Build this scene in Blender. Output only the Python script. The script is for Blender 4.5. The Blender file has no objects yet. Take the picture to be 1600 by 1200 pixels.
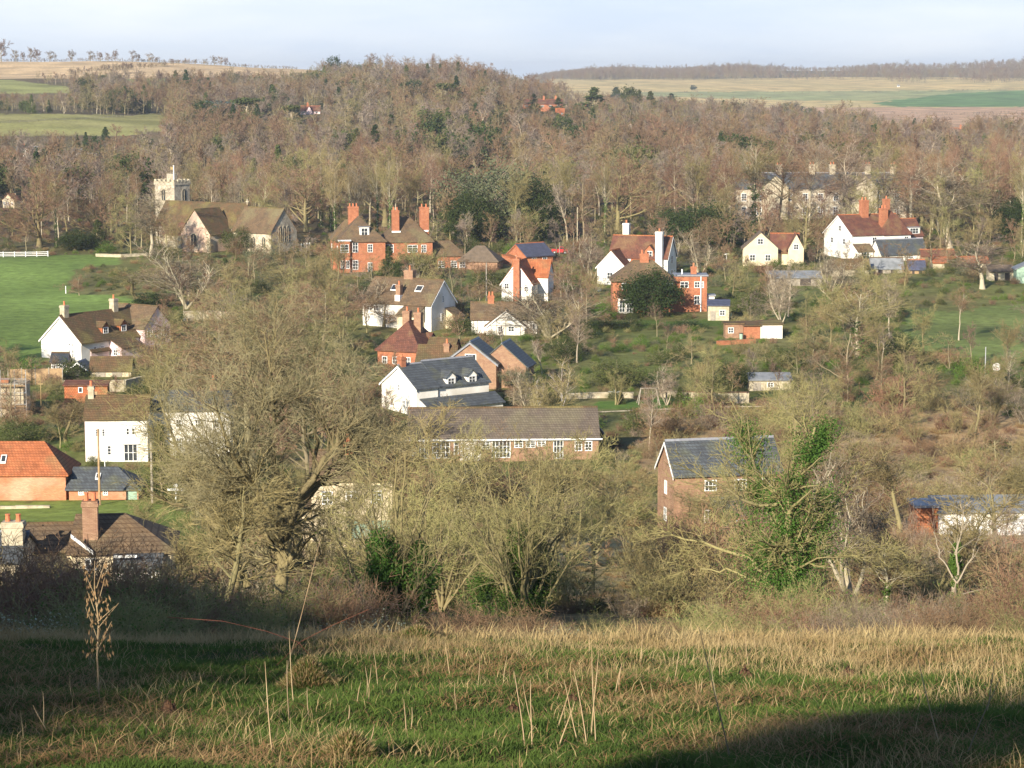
import bpy, math, random
import numpy as np
from mathutils import Vector
R = math.radians
sc = bpy.context.scene
# ------------------------------------------------------------------ camera, world, sun, exposure
F = 3600.0; P = math.atan(480/3600.0); CP, SP = math.cos(P), math.sin(P)
cd = bpy.data.cameras.new('camera'); cam = bpy.data.objects.new('camera', cd)
sc.collection.objects.link(cam); sc.camera = cam
cd.sensor_width = 36; cd.lens = 36*F/1600; cd.clip_end = 20000; cd.clip_start = .5
cam.rotation_euler = (R(90)-P, 0, 0)
SUN_AZ = R(27)       # sun stands behind the viewer, this far to the left
SUN_EL = R(21)
world = bpy.data.worlds.new('World'); sc.world = world; world.use_nodes = True
nt = world.node_tree; N = nt.nodes; Lk = nt.links
bg = N['Background']
sky = N.new('ShaderNodeTexSky'); sky.sky_type = 'NISHITA'; sky.sun_disc = False
sky.sun_elevation = SUN_EL; sky.sun_rotation = math.pi + SUN_AZ
sky.air_density = 1.0; sky.dust_density = .4; sky.ozone_density = 5.0; sky.altitude = 100
tc = N.new('ShaderNodeTexCoord'); mp = N.new('ShaderNodeMapping'); mp.inputs['Scale'].default_value = (1.6, 1.6, 9)
nz = N.new('ShaderNodeTexNoise'); nz.inputs['Scale'].default_value = 2.6; nz.inputs['Detail'].default_value = 7; nz.inputs['Roughness'].default_value = .55
cr = N.new('ShaderNodeValToRGB'); cr.color_ramp.elements[0].position = .36; cr.color_ramp.elements[1].position = .62
mx = N.new('ShaderNodeMix'); mx.data_type = 'RGBA'
Lk.new(tc.outputs['Generated'], mp.inputs[0]); Lk.new(mp.outputs[0], nz.inputs['Vector']); Lk.new(nz.outputs['Fac'], cr.inputs[0])
ml = N.new('ShaderNodeMath'); ml.operation = 'MULTIPLY_ADD'; ml.inputs[1].default_value = -.85; ml.inputs[2].default_value = .9
sz = N.new('ShaderNodeSeparateXYZ'); Lk.new(tc.outputs['Generated'], sz.inputs[0]); mz = N.new('ShaderNodeMapRange'); mz.interpolation_type = 'SMOOTHSTEP'; mz.inputs[1].default_value = .05; mz.inputs[2].default_value = .28; Lk.new(sz.outputs[2], mz.inputs[0])
Lk.new(mz.outputs[0], ml.inputs[0]); Lk.new(ml.outputs[0], mx.inputs[0])
cl2 = N.new('ShaderNodeMix'); cl2.data_type = 'RGBA'; Lk.new(cr.outputs[0], cl2.inputs[0]); cl2.inputs[6].default_value = (4.9, 5.6, 6.8, 1); cl2.inputs[7].default_value = (6.6, 6.9, 7.3, 1)
Lk.new(sky.outputs[0], mx.inputs[6]); Lk.new(cl2.outputs[2], mx.inputs[7])
Lk.new(mx.outputs[2], bg.inputs[0]); bg.inputs[1].default_value = .082
sd = bpy.data.lights.new('sun', 'SUN'); sd.energy = 5.0; sd.angle = R(.5); sd.color = (1, .90, .74)
sun = bpy.data.objects.new('sun', sd); sc.collection.objects.link(sun)
SUNV = Vector((-math.sin(SUN_AZ)*math.cos(SUN_EL), -math.cos(SUN_AZ)*math.cos(SUN_EL), math.sin(SUN_EL)))
sun.rotation_euler = SUNV.to_track_quat('Z', 'Y').to_euler()
vs = sc.view_settings; vs.view_transform = 'Standard'; vs.look = 'None'; vs.gamma = 1; vs.exposure = .98
sc.render.engine = 'CYCLES'
HAZE = .95e-4

# ------------------------------------------------------------------ photo geometry -> world
def at(u, r, Y):
    a = (u-800)/F; b = (600-r)/F; k = CP+b*SP
    return a/k*Y, Y, (-SP+b*CP)/k*Y
def proj(x, y, z):
    f = y*CP - z*SP; up = y*SP + z*CP
    return 800+F*x/f, 600-F*up/f
def tz(r):
    b = (600-r)/F; return (-SP+b*CP)/(CP+b*SP)
NEAR = [(-400, 70), (-80, 12.7), (0, -1.6), (16, -4.9), (34, -8.4), (40, -10.3), (50, -12.9), (75, -19), (95, -23.3), (110, -26), (130, -30),
        (150, -33.5), (170, -36.8), (190, -39.5), (210, -41.6), (230, -42.2), (250, -42.4), (330, -41.5), (400, -39.5), (480, -37), (560, -36)]
FAR = {
 0:    [(700, -36), (820, -35), (950, -24.7), (1100, -16.5), (1300, -14), (1400, -10.8), (1500, -4), (1650, -2), (1800, 1), (2000, 14), (2300, 8), (9000, -60)],
 250:  [(700, -36), (840, -34), (950, -26), (1100, -21), (1300, -16), (1500, -8), (1650, -1), (1800, 5), (2000, 12), (2300, 6), (9000, -60)],
 450:  [(700, -36), (850, -33), (1000, -26), (1200, -19), (1500, -9), (1750, 2), (2000, 7), (2300, 2), (9000, -60)],
 700:  [(700, -36), (850, -32), (1000, -24), (1200, -15), (1500, -5), (1700, -4), (2300, -12), (9000, -60)],
 880:  [(700, -36), (900, -34), (1100, -26), (1400, -18), (1700, -20), (2200, -30), (3000, -22), (3600, -13), (4200, -6), (4600, 0), (5200, 2), (9000, -40)],
 1250: [(700, -36), (1100, -34), (1500, -33), (1800, -37), (2200, -38), (3000, -35), (3500, -22), (3900, -11), (4400, 1), (4800, 12), (5300, 13), (9000, -40)],
 1600: [(700, -36), (1100, -35), (1500, -36), (1800, -40), (2100, -40), (2600, -40), (3200, -30), (3700, -14), (4000, -11), (4500, 3), (4900, 18), (5300, 20), (9000, -40)],
}
DG = np.concatenate([np.arange(-400, 0, 4), np.arange(0, 60, 1.), np.arange(60, 600, 6.), np.geomspace(600, 9000, 260)])
AZK = np.array(sorted(FAR))
def _prof(k):
    t = NEAR + FAR[k]; z = np.interp(DG, [a for a, b in t], [b for a, b in t])
    g = np.array([1, 3, 5, 6, 5, 3, 1.]); g /= g.sum()
    for _ in range(2): z = np.convolve(np.pad(z, 3, mode='reflect', reflect_type='odd'), g, 'valid')
    return z
PZ = np.array([_prof(k) for k in AZK])
def wob(x, y, s=1.0, seed=0.):
    v = 0
    for i, (a, b, c) in enumerate([(1, .31, .2), (-.43, 1.1, 1.7), (1.7, -1.3, 3.1), (2.3, 2.1, .7), (-3.1, 1.9, 5.1)]):
        v = v + np.sin((a*x+b*y)*s*(1+.13*i)+c+seed*(i+1)*1.37)/(1+.5*i)
    return v/2.6
def Z(x, y):
    x = np.asarray(x, float); y = np.asarray(y, float)
    az = np.clip(800+F*x/np.maximum(y, 50), 0, 1600)
    i = np.clip(np.searchsorted(AZK, az, 'right')-1, 0, len(AZK)-2)
    f = (az-AZK[i])/(AZK[i+1]-AZK[i]); f = f*f*(3-2*f)
    j = np.clip(np.searchsorted(DG, y, 'right')-1, 0, len(DG)-2)
    g = (y-DG[j])/(DG[j+1]-DG[j])
    z = (PZ[i, j]*(1-g)+PZ[i, j+1]*g)*(1-f) + (PZ[i+1, j]*(1-g)+PZ[i+1, j+1]*g)*f
    near = np.clip((48-y)/10, 0, 1)
    z = z + near*(.10*wob(x, y, .9)+.045*wob(x, y, 3.1, 1.)+.018*wob(x, y, 8., 2.))
    mid = np.clip((y-55)/40, 0, 1)
    z = z + mid*.5*wob(x, y, .05) + np.clip((y-900)/800, 0, 1)*2.0*wob(x, y, .011, 3.)
    return z
_Y = np.concatenate([np.arange(12, 60, .25), np.arange(60, 600, 1.), np.arange(600, 5400, 4.)])
def gh(u, r, lo=0):
    """first point of the ground seen at this place of the photograph"""
    a = (u-800)/F; b = (600-r)/F; k = CP+b*SP
    X = a/k*_Y; ZZ = (-SP+b*CP)/k*_Y
    hit = np.nonzero((ZZ <= Z(X, _Y)) & (_Y > lo))[0]
    i = hit[0] if len(hit) else len(_Y)-1
    y = float(_Y[i]); x = a/k*y
    return x, y, float(Z(x, y))

# ------------------------------------------------------------------ objects
COL = sc.collection
def tag(o, label=None, cat=None, group=None, kind=None):
    if label: o['label'] = label
    if cat: o['category'] = cat
    if group: o['group'] = group
    if kind: o['kind'] = kind
    return o
def link(name, data=None, parent=None, loc=None, rz=0, s=None):
    o = bpy.data.objects.new(name, data); COL.objects.link(o)
    if parent is not None: o.parent = parent
    if loc is not None: o.location = loc
    o.rotation_euler = (0, 0, rz)
    if s is not None: o.scale = s if hasattr(s, '__len__') else (s, s, s)
    return o
def npmesh(name, V, Q, mats, mi=None, smooth=False):
    me = bpy.data.meshes.new(name); V = np.asarray(V, np.float32); Q = np.asarray(Q, np.int32); k = Q.shape[1]
    me.vertices.add(len(V)); me.vertices.foreach_set('co', V.ravel())
    me.loops.add(Q.size); me.loops.foreach_set('vertex_index', Q.ravel())
    me.polygons.add(len(Q)); me.polygons.foreach_set('loop_start', np.arange(0, Q.size, k, dtype=np.int32))
    for m in (mats if isinstance(mats, (list, tuple)) else [mats]): me.materials.append(m)
    if mi is not None: me.polygons.foreach_set('material_index', np.asarray(mi, np.int32))
    if smooth: me.polygons.foreach_set('use_smooth', np.ones(len(Q), bool))
    me.update(calc_edges=True); return me
class MB:
    def __init__(s): s.v = []; s.f = []
    def add(s, vs, fs):
        n = len(s.v); s.v += [tuple(p) for p in vs]; s.f += [tuple(i+n for i in f) for f in fs]; return s
    def box(s, x0, x1, y0, y1, z0, z1, tx=0, ty=0):
        return s.add([(x0, y0, z0), (x1, y0, z0), (x1, y1, z0), (x0, y1, z0), (x0+tx, y0+ty, z1), (x1-tx, y0+ty, z1), (x1-tx, y1-ty, z1), (x0+tx, y1-ty, z1)],
                     [(3, 2, 1, 0), (4, 5, 6, 7), (0, 1, 5, 4), (1, 2, 6, 5), (2, 3, 7, 6), (3, 0, 4, 7)])
    def prism(s, pts, axis, a0, a1):
        """pts: polygon in the plane across the axis; 'y': (x,z), 'x': (y,z), 'z': (x,y)"""
        def P3(p, a): return (p[0], a, p[1]) if axis == 'y' else (a, p[0], p[1]) if axis == 'x' else (p[0], p[1], a)
        n = len(pts)
        return s.add([P3(p, a0) for p in pts]+[P3(p, a1) for p in pts],
                     [tuple(range(n)), tuple(range(2*n-1, n-1, -1))]+[(i, i+n, (i+1) % n+n, (i+1) % n) for i in range(n)])
    def tube(s, pts, rad, n=8, cap=True):
        base = len(s.v); pts = [Vector(p) for p in pts]
        if not hasattr(rad, '__len__'): rad = [rad]*len(pts)
        for i, p in enumerate(pts):
            t = (pts[min(i+1, len(pts)-1)]-pts[max(i-1, 0)]).normalized()
            a = t.cross(Vector((.31, .85, .42))).normalized(); b = t.cross(a)
            for k in range(n):
                q = 2*math.pi*k/n; s.v.append(tuple(p+(a*math.cos(q)+b*math.sin(q))*rad[i]))
        for i in range(len(pts)-1):
            for k in range(n):
                s.f.append((base+i*n+k, base+i*n+(k+1) % n, base+(i+1)*n+(k+1) % n, base+(i+1)*n+k))
        if cap:
            s.f.append(tuple(base+k for k in range(n))[::-1]); s.f.append(tuple(base+(len(pts)-1)*n+k for k in range(n)))
        return s
    def build(s, name, mat, parent=None, sc_=1.0, loc=None, fixn=True):
        me = bpy.data.meshes.new(name); me.from_pydata([(a*sc_, b*sc_, c*sc_) for a, b, c in s.v], [], s.f); me.materials.append(mat)
        if fixn:
            import bmesh
            bm = bmesh.new(); bm.from_mesh(me); bmesh.ops.recalc_face_normals(bm, faces=bm.faces); bm.to_mesh(me); bm.free()
        me.update(); return link(name, me, parent, loc)

# ------------------------------------------------------------------ materials
def mat(name, c, c2=None, scale=1., rough=.85, pat=None, bump=0., rand=.0, spec=.3, c3=None, ps=(1, 1), trans=0, metal=0):
    m = bpy.data.materials.new(name); m.use_nodes = True; t = m.node_tree; n = t.nodes; l = t.links
    b = n['Principled BSDF']; b.inputs['Roughness'].default_value = rough; b.inputs['Specular IOR Level'].default_value = spec
    b.inputs['Metallic'].default_value = metal
    co = n.new('ShaderNodeTexCoord'); col = None
    def mix(fac, A, B, mode='MIX'):
        q = n.new('ShaderNodeMix'); q.data_type = 'RGBA'; q.blend_type = mode
        if isinstance(fac, float): q.inputs[0].default_value = fac
        else: l.new(fac, q.inputs[0])
        for i, v in ((6, A), (7, B)):
            if isinstance(v, tuple): q.inputs[i].default_value = (*v, 1)
            else: l.new(v, q.inputs[i])
        return q.outputs[2]
    def noise(s, d=5, lo=.35, hi=.65):
        q = n.new('ShaderNodeTexNoise'); q.inputs['Scale'].default_value = s; q.inputs['Detail'].default_value = d
        l.new(co.outputs['Object'], q.inputs['Vector'])
        r = n.new('ShaderNodeMapRange'); r.inputs[1].default_value = lo; r.inputs[2].default_value = hi; l.new(q.outputs['Fac'], r.inputs[0]); return r.outputs[0]
    col = mix(noise(scale), c, c2 or c)
    if c3: col = mix(noise(scale*.35, 6, .5, .66), col, c3)
    if pat:
        sp = n.new('ShaderNodeSeparateXYZ'); l.new(co.outputs['Object'], sp.inputs[0])
        ad = n.new('ShaderNodeMath'); ad.operation = 'ADD'; l.new(sp.outputs[0], ad.inputs[0]); l.new(sp.outputs[1], ad.inputs[1])
        cb = n.new('ShaderNodeCombineXYZ'); l.new(ad.outputs[0], cb.inputs[0]); l.new(sp.outputs[2], cb.inputs[1])
        br = n.new('ShaderNodeTexBrick'); l.new(cb.outputs[0], br.inputs['Vector'])
        br.inputs['Scale'].default_value = 1; br.inputs['Brick Width'].default_value = ps[0]; br.inputs['Row Height'].default_value = ps[1]
        br.inputs['Mortar Size'].default_value = pat[1]; br.inputs['Color1'].default_value = (1, 1, 1, 1); br.inputs['Color2'].default_value = (.72, .70, .70, 1)
        br.inputs['Mortar'].default_value = (*pat[0], 1)
        col = mix(1., col, br.outputs['Color'], 'MULTIPLY')
    if rand:
        oi = n.new('ShaderNodeObjectInfo'); hs = n.new('ShaderNodeHueSaturation')
        mr = n.new('ShaderNodeMapRange'); mr.inputs[3].default_value = 1-rand; mr.inputs[4].default_value = 1+rand; l.new(oi.outputs['Random'], mr.inputs[0]); l.new(mr.outputs[0], hs.inputs['Value'])
        m2 = n.new('ShaderNodeMath'); m2.operation = 'MULTIPLY'; m2.inputs[1].default_value = 7.31; l.new(oi.outputs['Random'], m2.inputs[0])
        fr = n.new('ShaderNodeMath'); fr.operation = 'FRACT'; l.new(m2.outputs[0], fr.inputs[0])
        mh = n.new('ShaderNodeMapRange'); mh.inputs[3].default_value = .5-rand*.07; mh.inputs[4].default_value = .5+rand*.07; l.new(fr.outputs[0], mh.inputs[0]); l.new(mh.outputs[0], hs.inputs['Hue'])
        l.new(col, hs.inputs['Color']); col = hs.outputs[0]
    l.new(col, b.inputs['Base Color'])
    if trans:
        b.inputs['Subsurface Weight'].default_value = 0
        tr = n.new('ShaderNodeBsdfTranslucent'); l.new(col, tr.inputs[0]); ms = n.new('ShaderNodeMixShader'); ms.inputs[0].default_value = trans
        l.new(b.outputs[0], ms.inputs[1]); l.new(tr.outputs[0], ms.inputs[2]); l.new(ms.outputs[0], n['Material Output'].inputs['Surface'])
    if bump:
        q = n.new('ShaderNodeTexNoise'); q.inputs['Scale'].default_value = scale*4; q.inputs['Detail'].default_value = 5; l.new(co.outputs['Object'], q.inputs['Vector'])
        bp = n.new('ShaderNodeBump'); bp.inputs['Strength'].default_value = bump; bp.inputs['Distance'].default_value = .1; l.new(q.outputs['Fac'], bp.inputs['Height']); l.new(bp.outputs[0], b.inputs['Normal'])
    return m
M = {}
M['white'] = mat('white_render', (.80, .77, .71), (.70, .67, .61), .8, .85, bump=.15, c3=(.60, .56, .48))
M['pink'] = mat('pink_render', (.72, .55, .55), (.66, .50, .50), .8)
M['cream'] = mat('cream_render', (.64, .54, .37), (.54, .45, .31), .7)
M['brick'] = mat('red_brick', (.48, .205, .11), (.38, .15, .08), 1.5, .9, ((.62, .55, .48), .012), ps=(.24, .08), bump=.2)
M['brick2'] = mat('pale_brick', (.38, .25, .16), (.30, .18, .12), 1.5, .9, ((.7, .6, .5), .012), ps=(.24, .08), bump=.2)
M['barnbrick'] = mat('barn_brick', (.56, .26, .14), (.46, .20, .11), .7, .9, ((.8, .7, .6), .014), ps=(.26, .09), bump=.2, c3=(.62, .36, .24))
M['flint'] = mat('flint_wall', (.46, .40, .30), (.26, .22, .17), 2.4, .9, bump=.6, c3=(.54, .48, .36))
M['flintred'] = mat('flint_brick_gable', (.60, .42, .32), (.46, .33, .25), 1.2, .9, bump=.5, c3=(.60, .50, .38))
M['stone'] = mat('stone_wall', (.50, .44, .32), (.34, .29, .20), 1.8, .9, bump=.6)
TR = ((.55, .5, .48), .03)
M['tile'] = mat('clay_tile', (.20, .085, .055), (.13, .06, .045), 1.2, .9, TR, ps=(.3, .22), bump=.3, c3=(.22, .13, .07))
M['mossy'] = mat('mossy_tile', (.16, .095, .05), (.11, .09, .045), .8, .95, TR, ps=(.3, .22), bump=.4, c3=(.19, .16, .06))
M['orange'] = mat('orange_tile', (.50, .17, .07), (.34, .12, .05), 1., .9, TR, ps=(.3, .22), bump=.3, c3=(.36, .18, .08))
M['browntile'] = mat('brown_tile', (.20, .135, .075), (.13, .095, .06), .8, .9, TR, ps=(.3, .22), bump=.3, c3=(.20, .17, .09))
M['greytile'] = mat('grey_brown_tile', (.16, .13, .10), (.12, .10, .08), .8, .9, TR, ps=(.3, .22), bump=.3, c3=(.17, .15, .10))
M['slate'] = mat('slate', (.105, .12, .13), (.075, .085, .095), 1.4, .6, TR, ps=(.35, .25), bump=.3, c3=(.12, .13, .10))
M['bluetile'] = mat('blue_slate', (.10, .11, .17), (.08, .09, .13), 1.4, .55, TR, ps=(.35, .25), bump=.2)
M['tin'] = mat('tin_sheet', (.24, .25, .26), (.15, .16, .165), 1., .45, bump=.1)
M['thatch'] = mat('old_thatch', (.16, .12, .085), (.11, .085, .06), 1.5, .95, bump=.5)
M['wood'] = mat('weathered_wood', (.40, .27, .14), (.30, .20, .11), 3, .8)
M['greywood'] = mat('grey_wood', (.34, .30, .24), (.24, .21, .17), 3, .8)
M['paint'] = mat('white_paint', (.80, .80, .78), (.74, .74, .72), 2, .5)
M['glass'] = mat('window_glass', (.03, .035, .04), (.05, .055, .06), 3, .12, spec=.6)
M['pot'] = mat('terracotta_pot', (.55, .19, .09), (.45, .15, .07), 5, .8)
M['lead'] = mat('lead_trim', (.25, .26, .28), (.2, .2, .22), 3, .5)
M['dark'] = mat('dark_board', (.05, .04, .035), (.07, .055, .045), 3, .8)
M['redpaint'] = mat('red_paint', (.50, .03, .03), (.45, .03, .03), 3, .35)
M['greenpaint'] = mat('pale_green_paint', (.30, .42, .32), (.26, .38, .29), 2, .6)
M['rubber'] = mat('rubber', (.03, .03, .03), (.04, .04, .04), 3, .8)
M['metal'] = mat('galvanised_metal', (.45, .46, .46), (.38, .39, .4), 4, .45, metal=.3)
M['bluepl'] = mat('pale_blue_plastic', (.45, .55, .65), (.4, .5, .6), 3, .5)
M['soil'] = mat('molehill_soil', (.105, .055, .03), (.16, .09, .05), 9, .95, bump=.8)
M['sand'] = mat('sandy_soil', (.40, .30, .18), (.3, .22, .13), 1, .95)
# vegetation
def vm(n, c, c2, sc_=.5, r=.22, tr=0): M[n] = mat(n, c, c2, sc_, .9, rand=r, spec=.15, trans=tr)
vm('bark', (.20, .165, .10), (.30, .26, .15), 1.5)
vm('palebark', (.42, .36, .26), (.30, .26, .18), 1.5, .15)
vm('mossbark', (.26, .22, .10), (.13, .11, .065), 1.6, .12)
vm('birchbark', (.62, .56, .50), (.5, .42, .36), 1.5, .1)
vm('twig_red', (.23, .14, .085), (.16, .10, .06), .4)
vm('twig_olive', (.25, .205, .09), (.18, .15, .07), .4)
vm('twig_grey', (.23, .18, .125), (.17, .13, .09), .4)
vm('twig_moss', (.27, .245, .10), (.20, .18, .08), .4, .15)
vm('twig_big', (.25, .22, .12), (.17, .145, .08), .5, .1)
vm('wood_red', (.22, .145, .085), (.15, .10, .06), .4)
vm('wood_olive', (.22, .18, .085), (.15, .125, .065), .4)
vm('wood_grey', (.22, .175, .135), (.15, .12, .095), .4)
vm('twig_purple', (.17, .115, .08), (.12, .085, .06), .4)
vm('leaf_dark', (.035, .055, .018), (.055, .08, .022), .8, .2, .25)
vm('leaf_olive', (.10, .115, .035), (.07, .09, .028), .8, .2, .25)
vm('leaf_bright', (.13, .20, .03), (.08, .14, .025), .8, .2, .3)
vm('leaf_grey', (.14, .155, .085), (.10, .12, .06), .8, .2, .25)
vm('leaf_blue', (.09, .13, .12), (.07, .1, .09), .8, .1, .2)
vm('ivy', (.055, .115, .02), (.10, .175, .032), 1.5, .12, .3)
vm('leaf_brown', (.30, .19, .10), (.20, .12, .06), .8, .2, .2)
vm('leaf_bramble', (.10, .12, .04), (.17, .15, .07), 2.5, .2, .2)
vm('leaf_pale', (.42, .44, .33), (.30, .33, .2), 2.5, .1, .2)
vm('grass_green', (.055, .095, .02), (.09, .135, .03), .9, 0, .3)
vm('grass_lime', (.11, .16, .03), (.08, .13, .03), 1.2, 0, .3)
vm('straw', (.44, .34, .17), (.34, .24, .11), .8, 0, .3)
vm('straw_brown', (.24, .135, .06), (.33, .21, .10), .8, 0, .3)
vm('stalk', (.42, .32, .19), (.32, .22, .12), 3, .1)
vm('bramblestem', (.20, .08, .05), (.15, .06, .04), 3, .1)
# ------------------------------------------------------------------ growing trees
def nrm(v): return v/np.maximum(np.linalg.norm(v, axis=-1, keepdims=True), 1e-9)
def tubes(rng, Pt, Rd, sides):
    n, k = Pt.shape[:2]
    T = nrm(np.gradient(Pt, axis=1)); ref = nrm(rng.normal(size=(n, 1, 3))); A = nrm(np.cross(T, ref)); B = np.cross(T, A)
    if sides == 2: V = np.stack([Pt+A*Rd[..., None], Pt-A*Rd[..., None]], 2)
    else:
        q = np.arange(sides)*2*np.pi/sides
        V = Pt[:, :, None]+(A[:, :, None]*np.cos(q)[None, None, :, None]+B[:, :, None]*np.sin(q)[None, None, :, None])*Rd[:, :, None, None]
    idx = np.arange(n*k*sides).reshape(n, k, sides)
    if sides == 2: Q = np.stack([idx[:, :-1, 0], idx[:, :-1, 1], idx[:, 1:, 1], idx[:, 1:, 0]], -1).reshape(-1, 4)
    else:
        a = idx[:, :-1]; b = idx[:, 1:]; Q = np.stack([a, np.roll(a, -1, 2), np.roll(b, -1, 2), b], -1).reshape(-1, 4)
    return V.reshape(-1, 3), Q
def spawn(rng, Pt, Rd, m, t0, t1, ang, lf, k, trop=.05, wig=.12, rf=.6, rmin=.01, lv=.3, taper=.75, shape=.45, lmax=99, wt=1.):
    n, kk = Pt.shape[:2]
    L = np.linalg.norm(np.diff(Pt, axis=1), axis=2).sum(1)
    idx = rng.choice(n, m, p=L**wt/(L**wt).sum()); t = rng.uniform(t0, t1, m); s = t*(kk-1)
    i = np.minimum(s.astype(int), kk-2); f = (s-i)[:, None]
    pos = Pt[idx, i]*(1-f)+Pt[idx, i+1]*f; tan = nrm(Pt[idx, i+1]-Pt[idx, i]); rad = Rd[idx, i]*(1-f[:, 0])+Rd[idx, i+1]*f[:, 0]
    perp = nrm(np.cross(tan, rng.normal(size=(m, 3)))); a = np.radians(ang+rng.normal(size=m)*ang*.25)[:, None]
    d = tan*np.cos(a)+perp*np.sin(a)
    ln = np.minimum(L[idx]*lf*(1-shape*t)*rng.uniform(1-lv, 1+lv, m), lmax)
    pts = [pos]
    for j in range(k-1):
        pts.append(pts[-1]+d*(ln/(k-1))[:, None]); d = nrm(d+np.array([0, 0, trop])+rng.normal(size=(m, 3))*wig)
    r0 = np.maximum(rad*rf, rmin)
    return np.stack(pts, 1), np.maximum(r0[:, None]*(1-taper*np.linspace(0, 1, k))[None], rmin*.5)
def leaves(rng, C, size, up=.0, asp=.6):
    n = len(C); a = nrm(rng.normal(size=(n, 3))); b = nrm(np.cross(a, rng.normal(size=(n, 3))))
    if up: a = nrm(a+np.array([0, 0, up]))
    s = (size*rng.uniform(.6, 1.3, n))[:, None]*.5
    V = np.stack([C-a*s, C+b*s*asp, C+a*s, C-b*s*asp], 1).reshape(-1, 3)
    return V, np.arange(n*4).reshape(n, 4)
def resamp(pl, k):
    pl = np.array(pl, float); d = np.r_[0, np.cumsum(np.linalg.norm(np.diff(pl, axis=0), axis=1))]
    return np.stack([np.interp(np.linspace(0, d[-1], k), d, pl[:, i]) for i in range(3)], 1)
def join(parts):
    V = []; Q = []; n = 0
    for v, q in parts: V.append(v); Q.append(q+n); n += len(v)
    return np.concatenate(V), np.concatenate(Q)
PR = {}
def proto(key, trunk=None, crown=None, ivy=None, mats=('bark', 'twig_olive', 'ivy'), one=False, H=None):
    """stores the meshes of one kind, standing on its origin, scaled to height 1"""
    allz = max(v[:, 2].max() for v, q in (trunk, crown) if v is not None) if crown is not None else trunk[0][:, 2].max()
    if H is not None: allz = H
    out = []
    if one:
        ps = [p for p in (trunk, crown, ivy) if p is not None]; mi = np.concatenate([np.full(len(p[1]), i) for i, p in enumerate(ps)])
        v, q = join(ps); out = [('tree', npmesh(key, v/allz, q, [M[m] for m in mats[:len(ps)]], mi))]
    else:
        for nm, p, m in (('trunk', trunk, mats[0]), ('crown', crown, mats[1]), ('ivy', ivy, mats[2] if len(mats) > 2 else None)):
            if p is not None: out.append((nm, npmesh(key+'_'+nm, p[0]/allz, p[1], M[m], smooth=(nm == 'trunk'))))
    PR[key] = out
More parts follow.
